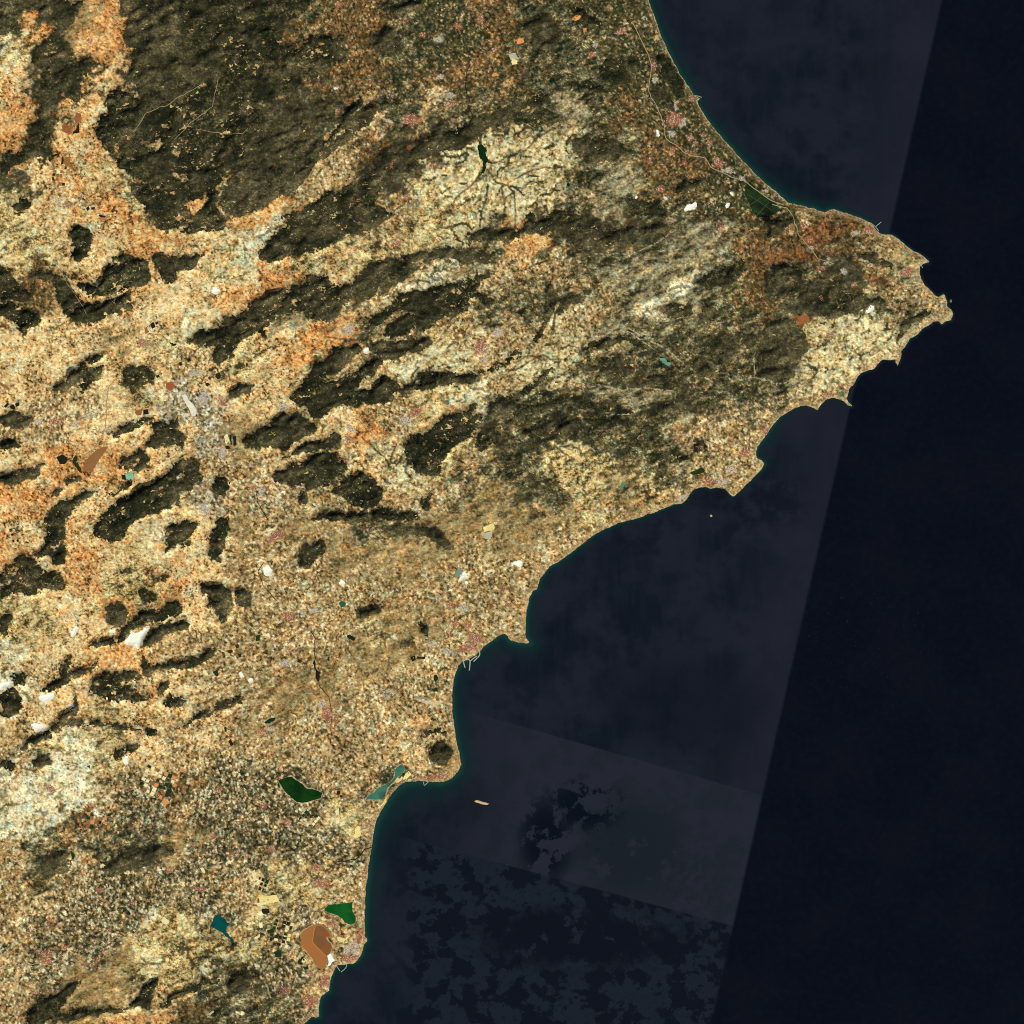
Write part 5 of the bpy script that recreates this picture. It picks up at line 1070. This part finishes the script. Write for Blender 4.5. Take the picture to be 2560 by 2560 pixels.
# ---- quarries
qa = [(P.mean(0), ('long ' if np.ptp(P[:, 1]) > 1.8 * np.ptp(P[:, 0]) else '') + 'white') for P in quarry_px]
for P, lab in zip(quarry_px, auto_labels(qa, 'quarry')):
    o = patch('quarry', P, MAT_QUARRY, 7.0, 2.0)
    if np.ptp(P[:, 0]) > 52 and P[:, 1].mean() < 1700: lab = 'largest white quarry, brilliant white against dark woods'
    tag(o, lab, 'quarry', 'white quarries')

# ---- fields that can be told apart
FCOL = {'black': (30, 30, 20), 'green': (34, 48, 20), 'brown': (146, 100, 58), 'red': (156, 92, 54), 'orange': (222, 146, 82), 'cream': (246, 226, 170), 'yellow': (240, 216, 140), 'grey': (188, 180, 162)}
FMAT = {k: plain_mat(k + '_field', v, .22, 240) for k, v in FCOL.items()}
FIELDS = [('A', [(540,960),(560,950),(572,900),(586,905),(580,975),(530,985)], 'black'), ('A', [(352,1172),(385,1135),(440,1122),(446,1132),(400,1150),(372,1190)], 'black'), ('A', [(455,1150),(468,1148),(466,1200),(448,1210)], 'green'), ('A', [(470,1150),(515,1150),(515,1210),(480,1230)], 'brown'),
 ('A', [(540,870),(560,830),(598,835),(600,880),(560,905)], 'red'), ('A', [(455,925),(478,905),(500,930),(500,985),(470,970)], 'red'), ('A', [(500,925),(540,925),(525,985),(500,990)], 'red'), ('A', [(630,1525),(650,1510),(660,1530),(640,1545)], 'black'), ('A', [(668,1520),(695,1515),(696,1530),(672,1538)], 'black'),
 ('A', [(230,905),(300,895),(305,930),(240,935)], 'black'), ('A', [(720,1570),(790,1580),(800,1592),(730,1590)], 'black'), ('D', [(1100,500),(1125,480),(1140,520),(1115,535)], 'black'), ('D', [(1058,530),(1078,520),(1086,560),(1066,575)], 'brown'), ('D', [(1135,488),(1155,480),(1162,495),(1145,505)], 'black'),
 ('D', [(1370,760),(1390,745),(1402,765),(1382,778)], 'black'), ('D', [(1575,868),(1608,850),(1622,888),(1590,905)], 'green'), ('D', [(1142,878),(1165,868),(1172,885),(1150,895)], 'black'), ('D', [(70,1105),(100,1080),(118,1120),(95,1128)], 'black'), ('D', [(110,1080),(140,1070),(145,1095),(120,1105)], 'black'), ('D', [(30,1100),(60,1070),(70,1085),(45,1112)], 'black'),
 ('D', [(1000,1140),(1040,1128),(1042,1165),(1000,1168)], 'brown'), ('D', [(1050,1125),(1085,1122),(1090,1158),(1050,1162)], 'black'), ('D', [(1215,930),(1260,920),(1285,950),(1250,995),(1215,962)], 'red'), ('D', [(530,1500),(560,1450),(580,1530),(605,1590),(580,1580),(545,1530)], 'green'), ('D', [(415,1470),(460,1450),(500,1480),(490,1520),(440,1530)], 'black'),
 ('D', [(0,920),(40,945),(75,965),(70,985),(30,965),(0,945)], 'brown'), ('D', [(620,1500),(720,1410),(800,1390),(720,1500),(680,1580),(610,1575)], 'brown'), ('D', [(1240,640),(1275,640),(1300,650),(1270,665)], 'black'), ('D', [(890,1600),(918,1600),(925,1640),(895,1635)], 'black'), ('D', [(1680,1310),(1690,1310),(1700,1380),(1690,1385)], 'black'), ('D', [(1706,1320),(1730,1318),(1730,1390),(1712,1390)], 'black'),
 ('D', [(1640,1390),(1670,1385),(1690,1410),(1660,1415)], 'black'), ('D', [(1640,1320),(1665,1300),(1680,1350),(1655,1380)], 'cream'), ('D', [(1310,780),(1330,775),(1336,800),(1316,805)], 'black'), ('D', [(1500,935),(1525,925),(1540,945),(1515,955)], 'black'), ('D', [(1800,790),(1812,780),(1818,800),(1806,812)], 'black'), ('D', [(1390,840),(1412,825),(1420,850),(1400,856)], 'black'),
 ('G', [(90,205),(105,200),(108,218),(95,222)], 'black'), ('G', [(122,205),(138,198),(142,216),(126,220)], 'black'), ('G', [(80,160),(96,155),(100,172),(86,176)], 'black'), ('G', [(1720,975),(1745,965),(1752,990),(1730,1000)], 'green'), ('G', [(1660,1015),(1700,1005),(1710,1025),(1680,1040)], 'green'), ('G', [(1560,1165),(1590,1155),(1610,1195),(1580,1205)], 'green'),
 ('G', [(1740,1040),(1765,1035),(1768,1060),(1748,1065)], 'green'), ('G', [(1480,1165),(1500,1155),(1530,1190),(1510,1200)], 'cream'), ('G', [(1690,1660),(1710,1700),(1690,1715),(1672,1675)], 'black'), ('G', [(1640,1580),(1655,1575),(1662,1605),(1646,1610)], 'green'), ('G', [(640,1860),(660,1850),(662,1880),(645,1888)], 'green'),
 ('I', [(1190,300),(1220,285),(1240,320),(1210,335)], 'orange'), ('I', [(1310,70),(1350,60),(1360,80),(1325,90)], 'orange'), ('I', [(1265,180),(1290,170),(1298,190),(1275,198)], 'orange'), ('I', [(1780,180),(1795,175),(1800,200),(1785,205)], 'green'), ('I', [(1840,820),(1865,800),(1880,870),(1860,890)], 'cream'), ('I', [(1460,790),(1480,780),(1510,820),(1495,828)], 'cream'),
 ('I', [(735,770),(755,755),(775,770),(765,795),(740,795)], 'cream'), ('I', [(1175,1170),(1205,1145),(1225,1165),(1250,1180),(1220,1205),(1190,1195)], 'cream'), ('I', [(1800,1190),(1860,1180),(1870,1198),(1810,1205)], 'cream'), ('I', [(1860,1300),(1900,1270),(1910,1285),(1875,1315)], 'cream'), ('I', [(1810,1230),(1850,1225),(1850,1240),(1815,1245)], 'cream'), ('I', [(1520,1860),(1560,1830),(1570,1840),(1535,1868)], 'cream'),
 ('I', [(1720,1840),(1790,1835),(1790,1870),(1750,1860)], 'cream'), ('J', [(20,1000),(150,985),(170,1030),(40,1060)], 'yellow'), ('J', [(720,505),(755,475),(770,550),(735,575)], 'yellow'), ('J', [(0,1050),(60,1035),(100,1040),(20,1075)], 'cream'), ('J', [(580,370),(605,350),(608,400),(585,405)], 'cream'), ('J', [(585,440),(605,430),(608,460),(588,465)], 'cream'), ('J', [(590,1290),(660,1310),(640,1335),(600,1325)], 'yellow'),
 ('J', [(40,1090),(95,1085),(100,1120),(50,1125)], 'black'), ('J', [(20,1195),(45,1190),(50,1225),(28,1228)], 'cream'), ('J', [(80,1240),(130,1235),(132,1265),(90,1270)], 'green'), ('J', [(130,1400),(180,1390),(190,1440),(140,1445)], 'green'), ('J', [(300,1480),(345,1430),(368,1450),(330,1505)], 'green'), ('J', [(330,1470),(360,1440),(372,1460),(345,1490)], 'cream'), ('J', [(345,1515),(380,1505),(385,1530),(355,1535)], 'green'),
 ('K', [(560,1150),(605,1130),(652,1145),(640,1188),(600,1205)], 'red'), ('K', [(880,690),(905,680),(930,710),(900,730)], 'green'), ('F', [(1300,1590),(1390,1545),(1415,1570),(1400,1590),(1320,1605)], 'green'), ('B', [(1105,1075),(1125,1062),(1148,1080),(1130,1112),(1108,1102)], 'red'), ('B', [(955,1180),(1000,1165),(1018,1200),(1010,1250),(975,1225)], 'red'), ('B', [(700,1460),(770,1440),(775,1480),(730,1510),(705,1500)], 'red'),
 ('B', [(1720,550),(1760,530),(1780,550),(1740,565)], 'orange'), ('B', [(1850,400),(1900,385),(1925,450),(1870,470)], 'grey'), ('C', [(430,145),(480,110),(510,125),(470,155)], 'orange'), ('C', [(5,300),(80,280),(95,310),(30,330)], 'orange'), ('C', [(520,210),(545,205),(548,250),(525,255)], 'orange'), ('C', [(0,430),(30,425),(40,470),(0,475)], 'yellow'), ('H', [(1655,160),(1725,140),(1728,185),(1680,200)], 'grey'), ('H', [(1660,110),(1740,80),(1748,125),(1670,150)], 'yellow'),
 ('H', [(1130,1060),(1165,1050),(1170,1085),(1140,1095)], 'black'), ('H', [(1175,1055),(1240,1060),(1240,1078),(1180,1075)], 'black'), ('H', [(0,905),(30,900),(28,940),(0,945)], 'green'), ('H', [(1285,1290),(1330,1285),(1335,1310),(1290,1315)], 'green'), ('H', [(1280,1330),(1310,1325),(1312,1345),(1282,1348)], 'brown')]
rf = random.Random(4)
for t, ox_, oy_, nx, ny, sx, sy, ang, cols in [('A', 372, 1205, 5, 5, 26, 30, 8, ['orange', 'brown', 'brown', 'black', 'green', 'orange']), ('J', 20, 850, 3, 3, 30, 34, 20, ['green', 'black', 'cream', 'brown']), ('I', 1085, 30, 7, 6, 34, 34, 24, ['green', 'black', 'orange', 'brown', 'cream']),
                                               ('J', 370, 330, 6, 4, 24, 30, 42, ['cream', 'green', 'grey', 'brown']), ('J', 570, 225, 4, 2, 24, 26, 5, ['cream', 'black', 'orange', 'brown']), ('I', 640, 380, 6, 5, 30, 30, 4, ['red', 'green', 'orange', 'brown', 'black']), ('J', 140, 1160, 5, 7, 30, 28, 14, ['green', 'cream', 'brown', 'yellow', 'black'])]:
    a = math.radians(ang)
    for i in range(nx):
        for j in range(ny):
            if rf.random() < .28: continue
            u0, v0 = i * sx, j * sy
            uu, vv = sx * rf.uniform(.6, .92), sy * rf.uniform(.6, .92)
            q = [(ox_ + (u0 + du) * math.cos(a) - (v0 + dv) * math.sin(a), oy_ + (u0 + du) * math.sin(a) + (v0 + dv) * math.cos(a)) for du, dv in ((0, 0), (uu, rf.uniform(-3, 3)), (uu + rf.uniform(-3, 3), vv), (0, vv))]
            FIELDS.append((t, q, rf.choice(cols)))
fi = [(tp(t, p).mean(0), {'black': 'near-black', 'green': 'dark green', 'brown': 'ploughed brown', 'red': 'brick red', 'orange': 'pale orange', 'cream': 'cream', 'yellow': 'straw yellow', 'grey': 'grey'}[c]) for t, p, c in FIELDS]
byc = {}
for k, (c, a) in enumerate(fi): byc.setdefault(a, []).append(k)
flab = [None] * len(fi)
for a, ks in byc.items():
    for k, lab in zip(ks, auto_labels([fi[k] for k in ks], 'field')): flab[k] = lab
for (t, p, c), lab in zip(FIELDS, flab):
    Pf = tp(t, p)
    o = patch('crop_parcel', natural(Pf, .7, 3.0) if np.ptp(Pf[:, 0]) > 14 else Pf, FMAT[c], 8.0, 5.0)
    tag(o, lab, 'field', 'separate large fields')

# ---- towns
# paved ground first, then the houses: many small blocks, joined, too small to pick out one by one
def town_blocks(c, rx, ry, ang, kind, rs):
    a = math.radians(ang)
    grid_a = math.radians(rs.uniform(-30, 30))
    sp = 120.0 / M
    V, F, MI = [], [], []
    R = max(rx, ry)
    nst = int(R / sp) + 1
    ph = [rs.uniform(0, 6.28) for _ in range(3)]
    for i in range(-nst, nst + 1):
        for j in range(-nst, nst + 1):
            gx, gy = i * sp + rs.uniform(-.12, .12) * sp, j * sp + rs.uniform(-.12, .12) * sp
            x = gx * math.cos(grid_a) - gy * math.sin(grid_a); y = gx * math.sin(grid_a) + gy * math.cos(grid_a)
            u = (x * math.cos(a) + y * math.sin(a)) / rx; v = (-x * math.sin(a) + y * math.cos(a)) / ry
            th_ = math.atan2(v, u)
            rr = math.hypot(u, v) / (0.86 + .14 * math.sin(3 * th_ + ph[0]) + .11 * math.sin(5 * th_ + ph[1]) + .08 * math.sin(8 * th_ + ph[2]))
            if rr > 1.0 or rs.random() > 1.25 - .55 * rr ** 2: continue
            px, py = c[0] + x, c[1] + y
            if grid_at(SDC, px, py) < .7: continue
            wx_, wy_ = w2(px, py); wx_ = float(wx_); wy_ = float(wy_)
            zb = float(zt(px, py))
            hx, hy = rs.uniform(46, 58), rs.uniform(46, 58)
            hgt = rs.choice([8, 10, 12, 15, 20]) + (12 if rr < .4 and R > 15 else 0)
            ca, sa = math.cos(-grid_a), math.sin(-grid_a)
            b = len(V)
            top = .86
            for zz, k in ((zb - 20, 1.0), (zb + 6 + hgt * .6, 1.0), (zb + 6 + hgt, top)):
                for qx, qy in ((-hx, -hy), (hx, -hy), (hx, hy), (-hx, hy)):
                    V.append((wx_ + (qx * ca - qy * sa) * k, wy_ + (qx * sa + qy * ca) * k, zz))
            for lvl in (0, 4):
                for q in range(4):
                    F.append((b + lvl + q, b + lvl + (q + 1) % 4, b + lvl + 4 + (q + 1) % 4, b + lvl + 4 + q))
            F.append((b + 8, b + 9, b + 10, b + 11))
            t_ = rs.random()
            mi = (0 if t_ < .64 else (1 if t_ < .88 else 2)) if kind == 0 else (2 if t_ < .66 else (1 if t_ < .88 else 0))
            MI += [mi] * 9
    return V, F, MI
titems = []
for t, x, y, rx, ry, ang, kd in TOWN:
    c = tp(t, [(x, y)])[0]; ar = rx * ry
    titems.append((c, ('large ' if ar > 1800 else ('small ' if ar < 450 else '')) + ('red-roofed' if kd == 0 else 'grey-white')))
tl = [None] * len(TOWN)
for kd, noun in ((0, 'town'), (1, 'industrial estate')):
    ks = [k for k in range(len(TOWN)) if TOWN[k][6] == kd]
    for k, lab in zip(ks, auto_labels([titems[k] for k in ks], noun)): tl[k] = lab
rt = random.Random(12)
for (t, x, y, rx, ry, ang, kd), lab in zip(TOWN, tl):
    c = tp(t, [(x, y)])[0]
    V, F, MI = town_blocks(c, rx / ZS, ry / ZS, ang, kd, rt)
    if not F: continue
    e = empty('town' if kd == 0 else 'industrial_estate', *c)
    tag(e, lab, 'town' if kd == 0 else 'industrial estate', 'towns and estates')
    o = make_mesh('houses' if kd == 0 else 'factory_blocks', V, F, [MAT_ROOF, MAT_ROOF2, MAT_GREY], e, smooth=False)
    o.data.polygons.foreach_set('material_index', np.array(MI, np.int32)); o['kind'] = 'stuff'

# ---- rivers and main roads
for nm, lab, t, pts, wd in [
 ('river', 'dark river winding to the sea through green farmland', 'J', [(560,745),(640,740),(740,730),(765,700),(790,655),(845,640)], 170), ('river', 'black river running down into the heart-shaped red city', 'H', [(400,870),(440,930),(430,1000),(440,1080)], 150), ('river', 'thin dark river below the heart-shaped red city', 'H', [(460,1240),(470,1280),(540,1350),(555,1420),(560,1500),(545,1600),(560,1640)], 110),
 ('river', 'thin black river bend at the left of the beige plain', 'H', [(60,365),(10,440),(60,540),(110,600),(150,650)], 110), ('river', 'dark stream above the black badlands reservoir', 'B', [(1570,470),(1545,520),(1530,620),(1545,700),(1570,800),(1590,930),(1640,1060)], 150), ('river', 'dark stream east of the salt strip', 'E', [(0,1700),(20,1800),(60,1880),(90,1932)], 110)]:
    tag(ribbon(nm, tp(t, pts), wd, MAT_RIVER, 8, wob=2.2), lab, None, None, 'structure')
for lab, t, pts, wd in [
 ('pale motorway curving inland behind the northern beaches', 'C', [(880,160),(940,280),(1000,400),(1020,500),(1000,680),(1060,780),(1110,900),(1130,1010),(1200,1060),(1270,1130),(1420,1160),(1480,1240),(1600,1290),(1700,1320),(1800,1400),(1900,1470),(1990,1500)], 110),
 ('motorway turning south past the red farmland of the cape', 'K', [(380,325),(440,340),(490,350),(540,420),(570,540),(640,630),(720,720),(830,760)], 110), ('pale road crossing the hills in the left of the view', 'D', [(920,700),(880,860),(800,960),(780,1040),(790,1150),(750,1320),(690,1420),(640,1450),(560,1510)], 130),
 ('straight pale road through the orange valley in the upper left', 'A', [(700,1560),(850,1600),(1000,1690),(1180,1750),(1410,1790)], 110), ('pale dry riverbed track between the northern woods', 'A', [(980,970),(1080,830),(1280,750),(1480,620)], 90), ('thin track through the northern forest', 'A', [(1280,1030),(1400,900),(1560,790),(1600,580)], 80), ('winding track across the northern forest', 'A', [(1440,950),(1640,990),(1780,980),(1820,940)], 80),
 ('curved motorway along the valley of the lower left town', 'I', [(0,1530),(160,1500),(300,1490),(420,1510)], 110), ('pale road round the hill in the lower left', 'I', [(640,1400),(760,1360),(860,1290)], 100), ('motorway bending round the city behind the harbour', 'H', [(1280,1080),(1340,1000),(1370,880),(1430,800)], 110), ('dry pale channel in the lower right farmland beside the coast', 'J', [(70,1640),(95,1700),(110,1740)], 220),
 ('straight pale road crossing the western woods', 'D', [(430,90),(540,260),(640,430)], 80)]:
    tag(ribbon('motorway' if 'motorway' in lab else 'road', tp(t, pts), wd, MAT_ROAD, 28, wob=1.8), lab, None, None, 'structure')

# ---- airport
e = empty('airport', 0, 0); tag(e, 'airport with two pale parallel strips near the bay', 'airport')
ribbon('runway', tp('H', [(1180,1372),(1370,1408)]), 130, MAT_TARMAC, 12, 3, e); ribbon('taxiway', tp('H', [(1190,1386),(1330,1412)]), 80, MAT_TARMAC, 12, 3, e)
patch('apron', tp('H', [(1160,1345),(1290,1362),(1286,1376),(1160,1362)]), plain_mat('apron_concrete', (150, 136, 112)), 9, 3, e)
# ---- gridded estate of grey plots
e = empty('plot_estate', 0, 0); tag(e, 'square grid of grey building plots on the beige plain', 'plot grid')
pm = [plain_mat('grey_plot', (168, 160, 140), .3, 150), plain_mat('dark_plot', (104, 100, 84), .3, 150)]
for i in range(5):
    for j in range(4):
        o0 = np.array([912., 1322.]); u = np.array([16.0, -8.2]); v = np.array([8.0, 12.5])
        q = [o0 + u * i + v * j, o0 + u * (i + .8) + v * j, o0 + u * (i + .8) + v * (j + .78), o0 + u * i + v * (j + .78)]
        patch('plot', tp('H', [tuple(p) for p in q]), pm[(i * 3 + j) % 4 == 0], 9, 6, e)

# ---- harbour moles
def mole(lab, branches, wd):
    e = empty('breakwater', 0, 0); tag(e, lab, 'breakwater', 'harbour breakwaters')
    for P in branches: ribbon('mole_arm', P, wd, MAT_ROCK, 4.0, 2.0, e, 0.0, 6.0)
mole('long pale breakwaters and quays of the city harbour', [lp([(205,1425),(215,1470),(225,1500)]), lp([(225,1430),(262,1425),(270,1440),(262,1525)]), lp([(270,1440),(300,1415),(330,1395)]), lp([(300,1445),(355,1390),(355,1345),(340,1340)])], 150)
mole('hooked breakwaters beside the orange salt lagoon city', [tp('J', [(655,1488),(668,1500),(655,1525),(622,1552)]), tp('J', [(590,1508),(615,1545)])], 100)
mole('curved breakwater of the northern harbour', [tp('C', [(1335,700),(1360,702),(1388,712)]), tp('C', [(1345,740),(1368,722),(1352,708)])], 90)
mole('forked breakwater below the red farmland of the cape', [tp('K', [(1100,458),(1140,490),(1162,520)]), tp('K', [(1135,490),(1160,470),(1180,453)])], 90)
mole('stubby breakwater in the bay right of the salt pans', [tp('J', [(1222,155),(1232,188)]), tp('J', [(1262,160),(1235,185)])], 80)
mole('small mole in the bay under the pointed mountain', [tp('K', [(1470,768),(1484,790)])], 80)

# ---- islands
def island(lab, P, hgt, col):
    P = np.asarray(P)
    zf = lambda a, b: np.minimum(np.clip(sdist(a, b, P), 0, 9) * hgt, hgt * 6) + 1.0
    o = patch('island', P, plain_mat('island_rock', col, .3, 150), 2.0, 1.4, zf=zf, smooth=True, skirt=40)
    tag(o, lab, 'island', 'islands off the coast')
island('long flat cream island off the southern cape', tp('J', [(1596,300),(1612,292),(1632,296),(1652,304),(1680,310),(1706,320),(1690,328),(1655,324),(1628,314),(1610,310)]), 6, (216, 176, 128))
island('tiny pale islet off the high-rise bay', tp('F', [(1447,1898),(1456,1890),(1466,1900),(1464,1910),(1450,1906)]), 20, (206, 176, 134))
island('tiny brown islet beside the easternmost cape', tp('K', [(1680,1026),(1690,1016),(1698,1030),(1692,1044),(1682,1040)]), 20, (132, 116, 84))

# ------------------------------------------------------------------ the sea
sxs = np.concatenate([np.arange(-2600, -80, 180), np.arange(-80, 2640, 8.0), np.arange(2640, 5300, 180)])
SX, SY = np.meshgrid(sxs, sxs)
ssd = sdist(SX, SY, coast)
sk = ssd < 24
u3, q3 = grid_faces(sk)
x3, y3 = w2(SX, SY)
# shoal water: wide off the sandy bays, narrow off the cliffs
wide = np.zeros(SX.shape)
for cx, cy, r, v in [(1700, 150, 330, 46), (1820, 420, 330, 52), (1960, 520, 150, 56), (2130, 530, 130, 22), (900, 2150, 300, 75), (930, 2300, 260, 46), (1010, 2010, 190, 95), (1160, 1860, 200, 70), (1160, 1640, 180, 60), (1330, 1520, 120, 45), (1330, 1620, 150, 60), (1420, 1400, 160, 34), (1600, 1290, 160, 20), (1920, 1100, 90, 45), (820, 2480, 160, 44), (1900, 1230, 60, 20)]:
    wide = np.maximum(wide, v * np.exp(-((SX - cx) ** 2 + (SY - cy) ** 2) / r ** 2))
wide = np.maximum(wide, 7)
dep = np.clip(-ssd, 0, None)
shoal = np.exp(-dep / (wide * .55))
island_d = np.hypot(SX - 1203, (SY - 2004) * 2.2); shoal = np.maximum(shoal, .55 * np.exp(-island_d / 26))
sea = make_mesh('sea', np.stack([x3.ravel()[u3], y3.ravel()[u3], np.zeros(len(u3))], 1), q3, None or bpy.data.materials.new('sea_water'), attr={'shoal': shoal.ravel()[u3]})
tag(sea, 'dark blue sea with paler bands and teal shallows', None, None, 'structure')
m = sea.data.materials[0]; m.use_nodes = True
nt = m.node_tree; b = nt.nodes['Principled BSDF']
ge = nt.nodes.new('ShaderNodeNewGeometry'); pos = ge.outputs['Position']
sp_ = nt.nodes.new('ShaderNodeSeparateXYZ'); nt.links.new(pos, sp_.inputs[0])
PX = math_(nt, 'ADD', math_(nt, 'DIVIDE', sp_.outputs[0], M), 1280.0)
PY = math_(nt, 'SUBTRACT', 1280.0, math_(nt, 'DIVIDE', sp_.outputs[1], M))
V2 = 2560 / 1932.0
def side(p, q, soft):
    """0..1 across the line p-q (view pixels), 1 on its right hand when looking from p to q down the picture"""
    (x0, y0), (x1, y1) = [(a * V2, b_ * V2) for a, b_ in (p, q)]
    L = math.hypot(x1 - x0, y1 - y0)
    nx, ny = (y1 - y0) / L, -(x1 - x0) / L
    v = math_(nt, 'ADD', math_(nt, 'MULTIPLY', PX, nx), math_(nt, 'MULTIPLY', PY, ny))
    v = math_(nt, 'SUBTRACT', v, nx * x0 + ny * y0)
    return ramp01(nt, v, -soft, soft)
def spot(cx, cy, rx, ry):
    u = math_(nt, 'DIVIDE', math_(nt, 'SUBTRACT', PX, cx * V2), rx * V2); v = math_(nt, 'DIVIDE', math_(nt, 'SUBTRACT', PY, cy * V2), ry * V2)
    d = math_(nt, 'ADD', math_(nt, 'MULTIPLY', u, u), math_(nt, 'MULTIPLY', v, v))
    return math_(nt, 'SUBTRACT', 1.0, ramp01(nt, d, 0.1, 1.2))
SK = np.array([1.0, 1.0, 1.0])
def wc(c): return alb(c) * .93
big = noise_(nt, pos, 9000, 5, .6, (3, 1, 0)); med = noise_(nt, pos, 3200, 5, .65, (9, 4, 0)); sml = noise_(nt, pos, 900, 4, .7, (2, 8, 0))
streak = noise_(nt, pos, 2500, 3, .6, (0, 0, 0), (2.2, .35))
east = side((1777, 0), (1341, 1932), 5)                     # mosaic seam: west of it, haze and sunglint are painted into the water colour
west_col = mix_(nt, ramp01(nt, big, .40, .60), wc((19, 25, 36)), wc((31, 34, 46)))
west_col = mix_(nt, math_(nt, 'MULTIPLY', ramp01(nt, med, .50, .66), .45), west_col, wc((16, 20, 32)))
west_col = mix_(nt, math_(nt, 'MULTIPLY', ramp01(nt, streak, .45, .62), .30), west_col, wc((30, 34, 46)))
# the belt just left of the seam is painted paler still for sunglint
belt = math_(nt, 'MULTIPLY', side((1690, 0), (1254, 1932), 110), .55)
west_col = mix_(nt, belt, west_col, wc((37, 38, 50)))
deep_s = spot(1290, 1330, 190, 110)
west_col = mix_(nt, math_(nt, 'MULTIPLY', deep_s, .6), west_col, wc((17, 22, 34)))
for cx, cy, rx, ry, f in [(1200, 1000, 90, 60, .5), (1430, 940, 110, 80, .6), (1500, 330, 120, 100, .4), (1120, 1180, 120, 70, .3)]:
    west_col = mix_(nt, math_(nt, 'MULTIPLY', math_(nt, 'MULTIPLY', spot(cx, cy, rx, ry), f), ramp01(nt, med, .42, .58)), west_col, wc((13, 18, 30)))
top2 = math_(nt, 'SUBTRACT', 1.0, side((1527, 0), (1450, 420), 6))  # fainter seam at the top; haze painted paler west of it, fading south
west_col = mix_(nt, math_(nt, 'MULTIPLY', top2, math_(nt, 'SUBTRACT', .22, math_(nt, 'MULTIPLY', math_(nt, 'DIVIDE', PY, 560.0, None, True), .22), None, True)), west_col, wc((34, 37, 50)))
# pale band between two straight seams: sunglint and haze painted as lighter water
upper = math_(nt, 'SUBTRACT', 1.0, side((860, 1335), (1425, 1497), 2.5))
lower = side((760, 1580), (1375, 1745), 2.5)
glint_band = math_(nt, 'MULTIPLY', upper, lower)
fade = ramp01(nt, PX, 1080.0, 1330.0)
glint_col = mix_(nt, ramp01(nt, med, .44, .58), wc((38, 40, 52)), wc((33, 37, 48)))
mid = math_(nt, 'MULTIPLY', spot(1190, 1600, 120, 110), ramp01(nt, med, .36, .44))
glint_col = mix_(nt, mid, glint_col, wc((28, 34, 43)))
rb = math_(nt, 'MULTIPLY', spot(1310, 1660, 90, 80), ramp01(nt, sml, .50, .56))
glint_col = mix_(nt, math_(nt, 'MULTIPLY', rb, .7), glint_col, wc((29, 34, 44)))
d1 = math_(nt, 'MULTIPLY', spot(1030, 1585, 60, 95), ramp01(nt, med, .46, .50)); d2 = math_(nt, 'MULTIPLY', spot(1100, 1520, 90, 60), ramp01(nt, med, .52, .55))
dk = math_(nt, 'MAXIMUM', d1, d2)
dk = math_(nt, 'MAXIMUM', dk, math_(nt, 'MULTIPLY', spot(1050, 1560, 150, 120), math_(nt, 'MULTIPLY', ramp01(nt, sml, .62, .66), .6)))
glint_col = mix_(nt, dk, glint_col, wc((12, 18, 30)))
west_col = mix_(nt, math_(nt, 'MULTIPLY', glint_band, fade), west_col, glint_col)
# blotched water below it
below = math_(nt, 'SUBTRACT', 1.0, lower)
bl = mix_(nt, ramp01(nt, med, .49, .53), wc((29, 34, 45)), wc((16, 21, 32)))
bl = mix_(nt, math_(nt, 'MULTIPLY', spot(1090, 1770, 230, 70), ramp01(nt, med, .40, .44)), bl, wc((15, 20, 31)))
bl = mix_(nt, math_(nt, 'MULTIPLY', ramp01(nt, sml, .55, .62), .5), bl, wc((17, 22, 34)))
west_col = mix_(nt, math_(nt, 'MULTIPLY', below, ramp01(nt, PX, 960.0, 1060.0)), west_col, bl)
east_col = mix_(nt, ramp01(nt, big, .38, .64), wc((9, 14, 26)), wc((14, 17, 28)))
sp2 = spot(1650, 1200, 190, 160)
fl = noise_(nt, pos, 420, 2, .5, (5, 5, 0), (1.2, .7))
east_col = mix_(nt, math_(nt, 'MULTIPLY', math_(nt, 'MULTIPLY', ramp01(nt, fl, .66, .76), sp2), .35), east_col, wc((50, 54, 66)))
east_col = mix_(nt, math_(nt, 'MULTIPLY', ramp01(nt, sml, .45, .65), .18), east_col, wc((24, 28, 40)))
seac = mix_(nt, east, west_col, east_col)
at = nt.nodes.new('ShaderNodeAttribute'); at.attribute_name = 'shoal'
sh = math_(nt, 'ADD', at.outputs['Fac'], math_(nt, 'MULTIPLY', math_(nt, 'SUBTRACT', med, .5), .25))
seac = mix_(nt, math_(nt, 'MULTIPLY', ramp01(nt, sh, .12, .75), .85), seac, wc((18, 42, 45)))
seac = mix_(nt, math_(nt, 'MULTIPLY', ramp01(nt, sh, .62, 1.02), .8), seac, wc((26, 66, 58)))
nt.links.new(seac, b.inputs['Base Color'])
b.inputs['Roughness'].default_value = .6; b.inputs['Specular IOR Level'].default_value = .004
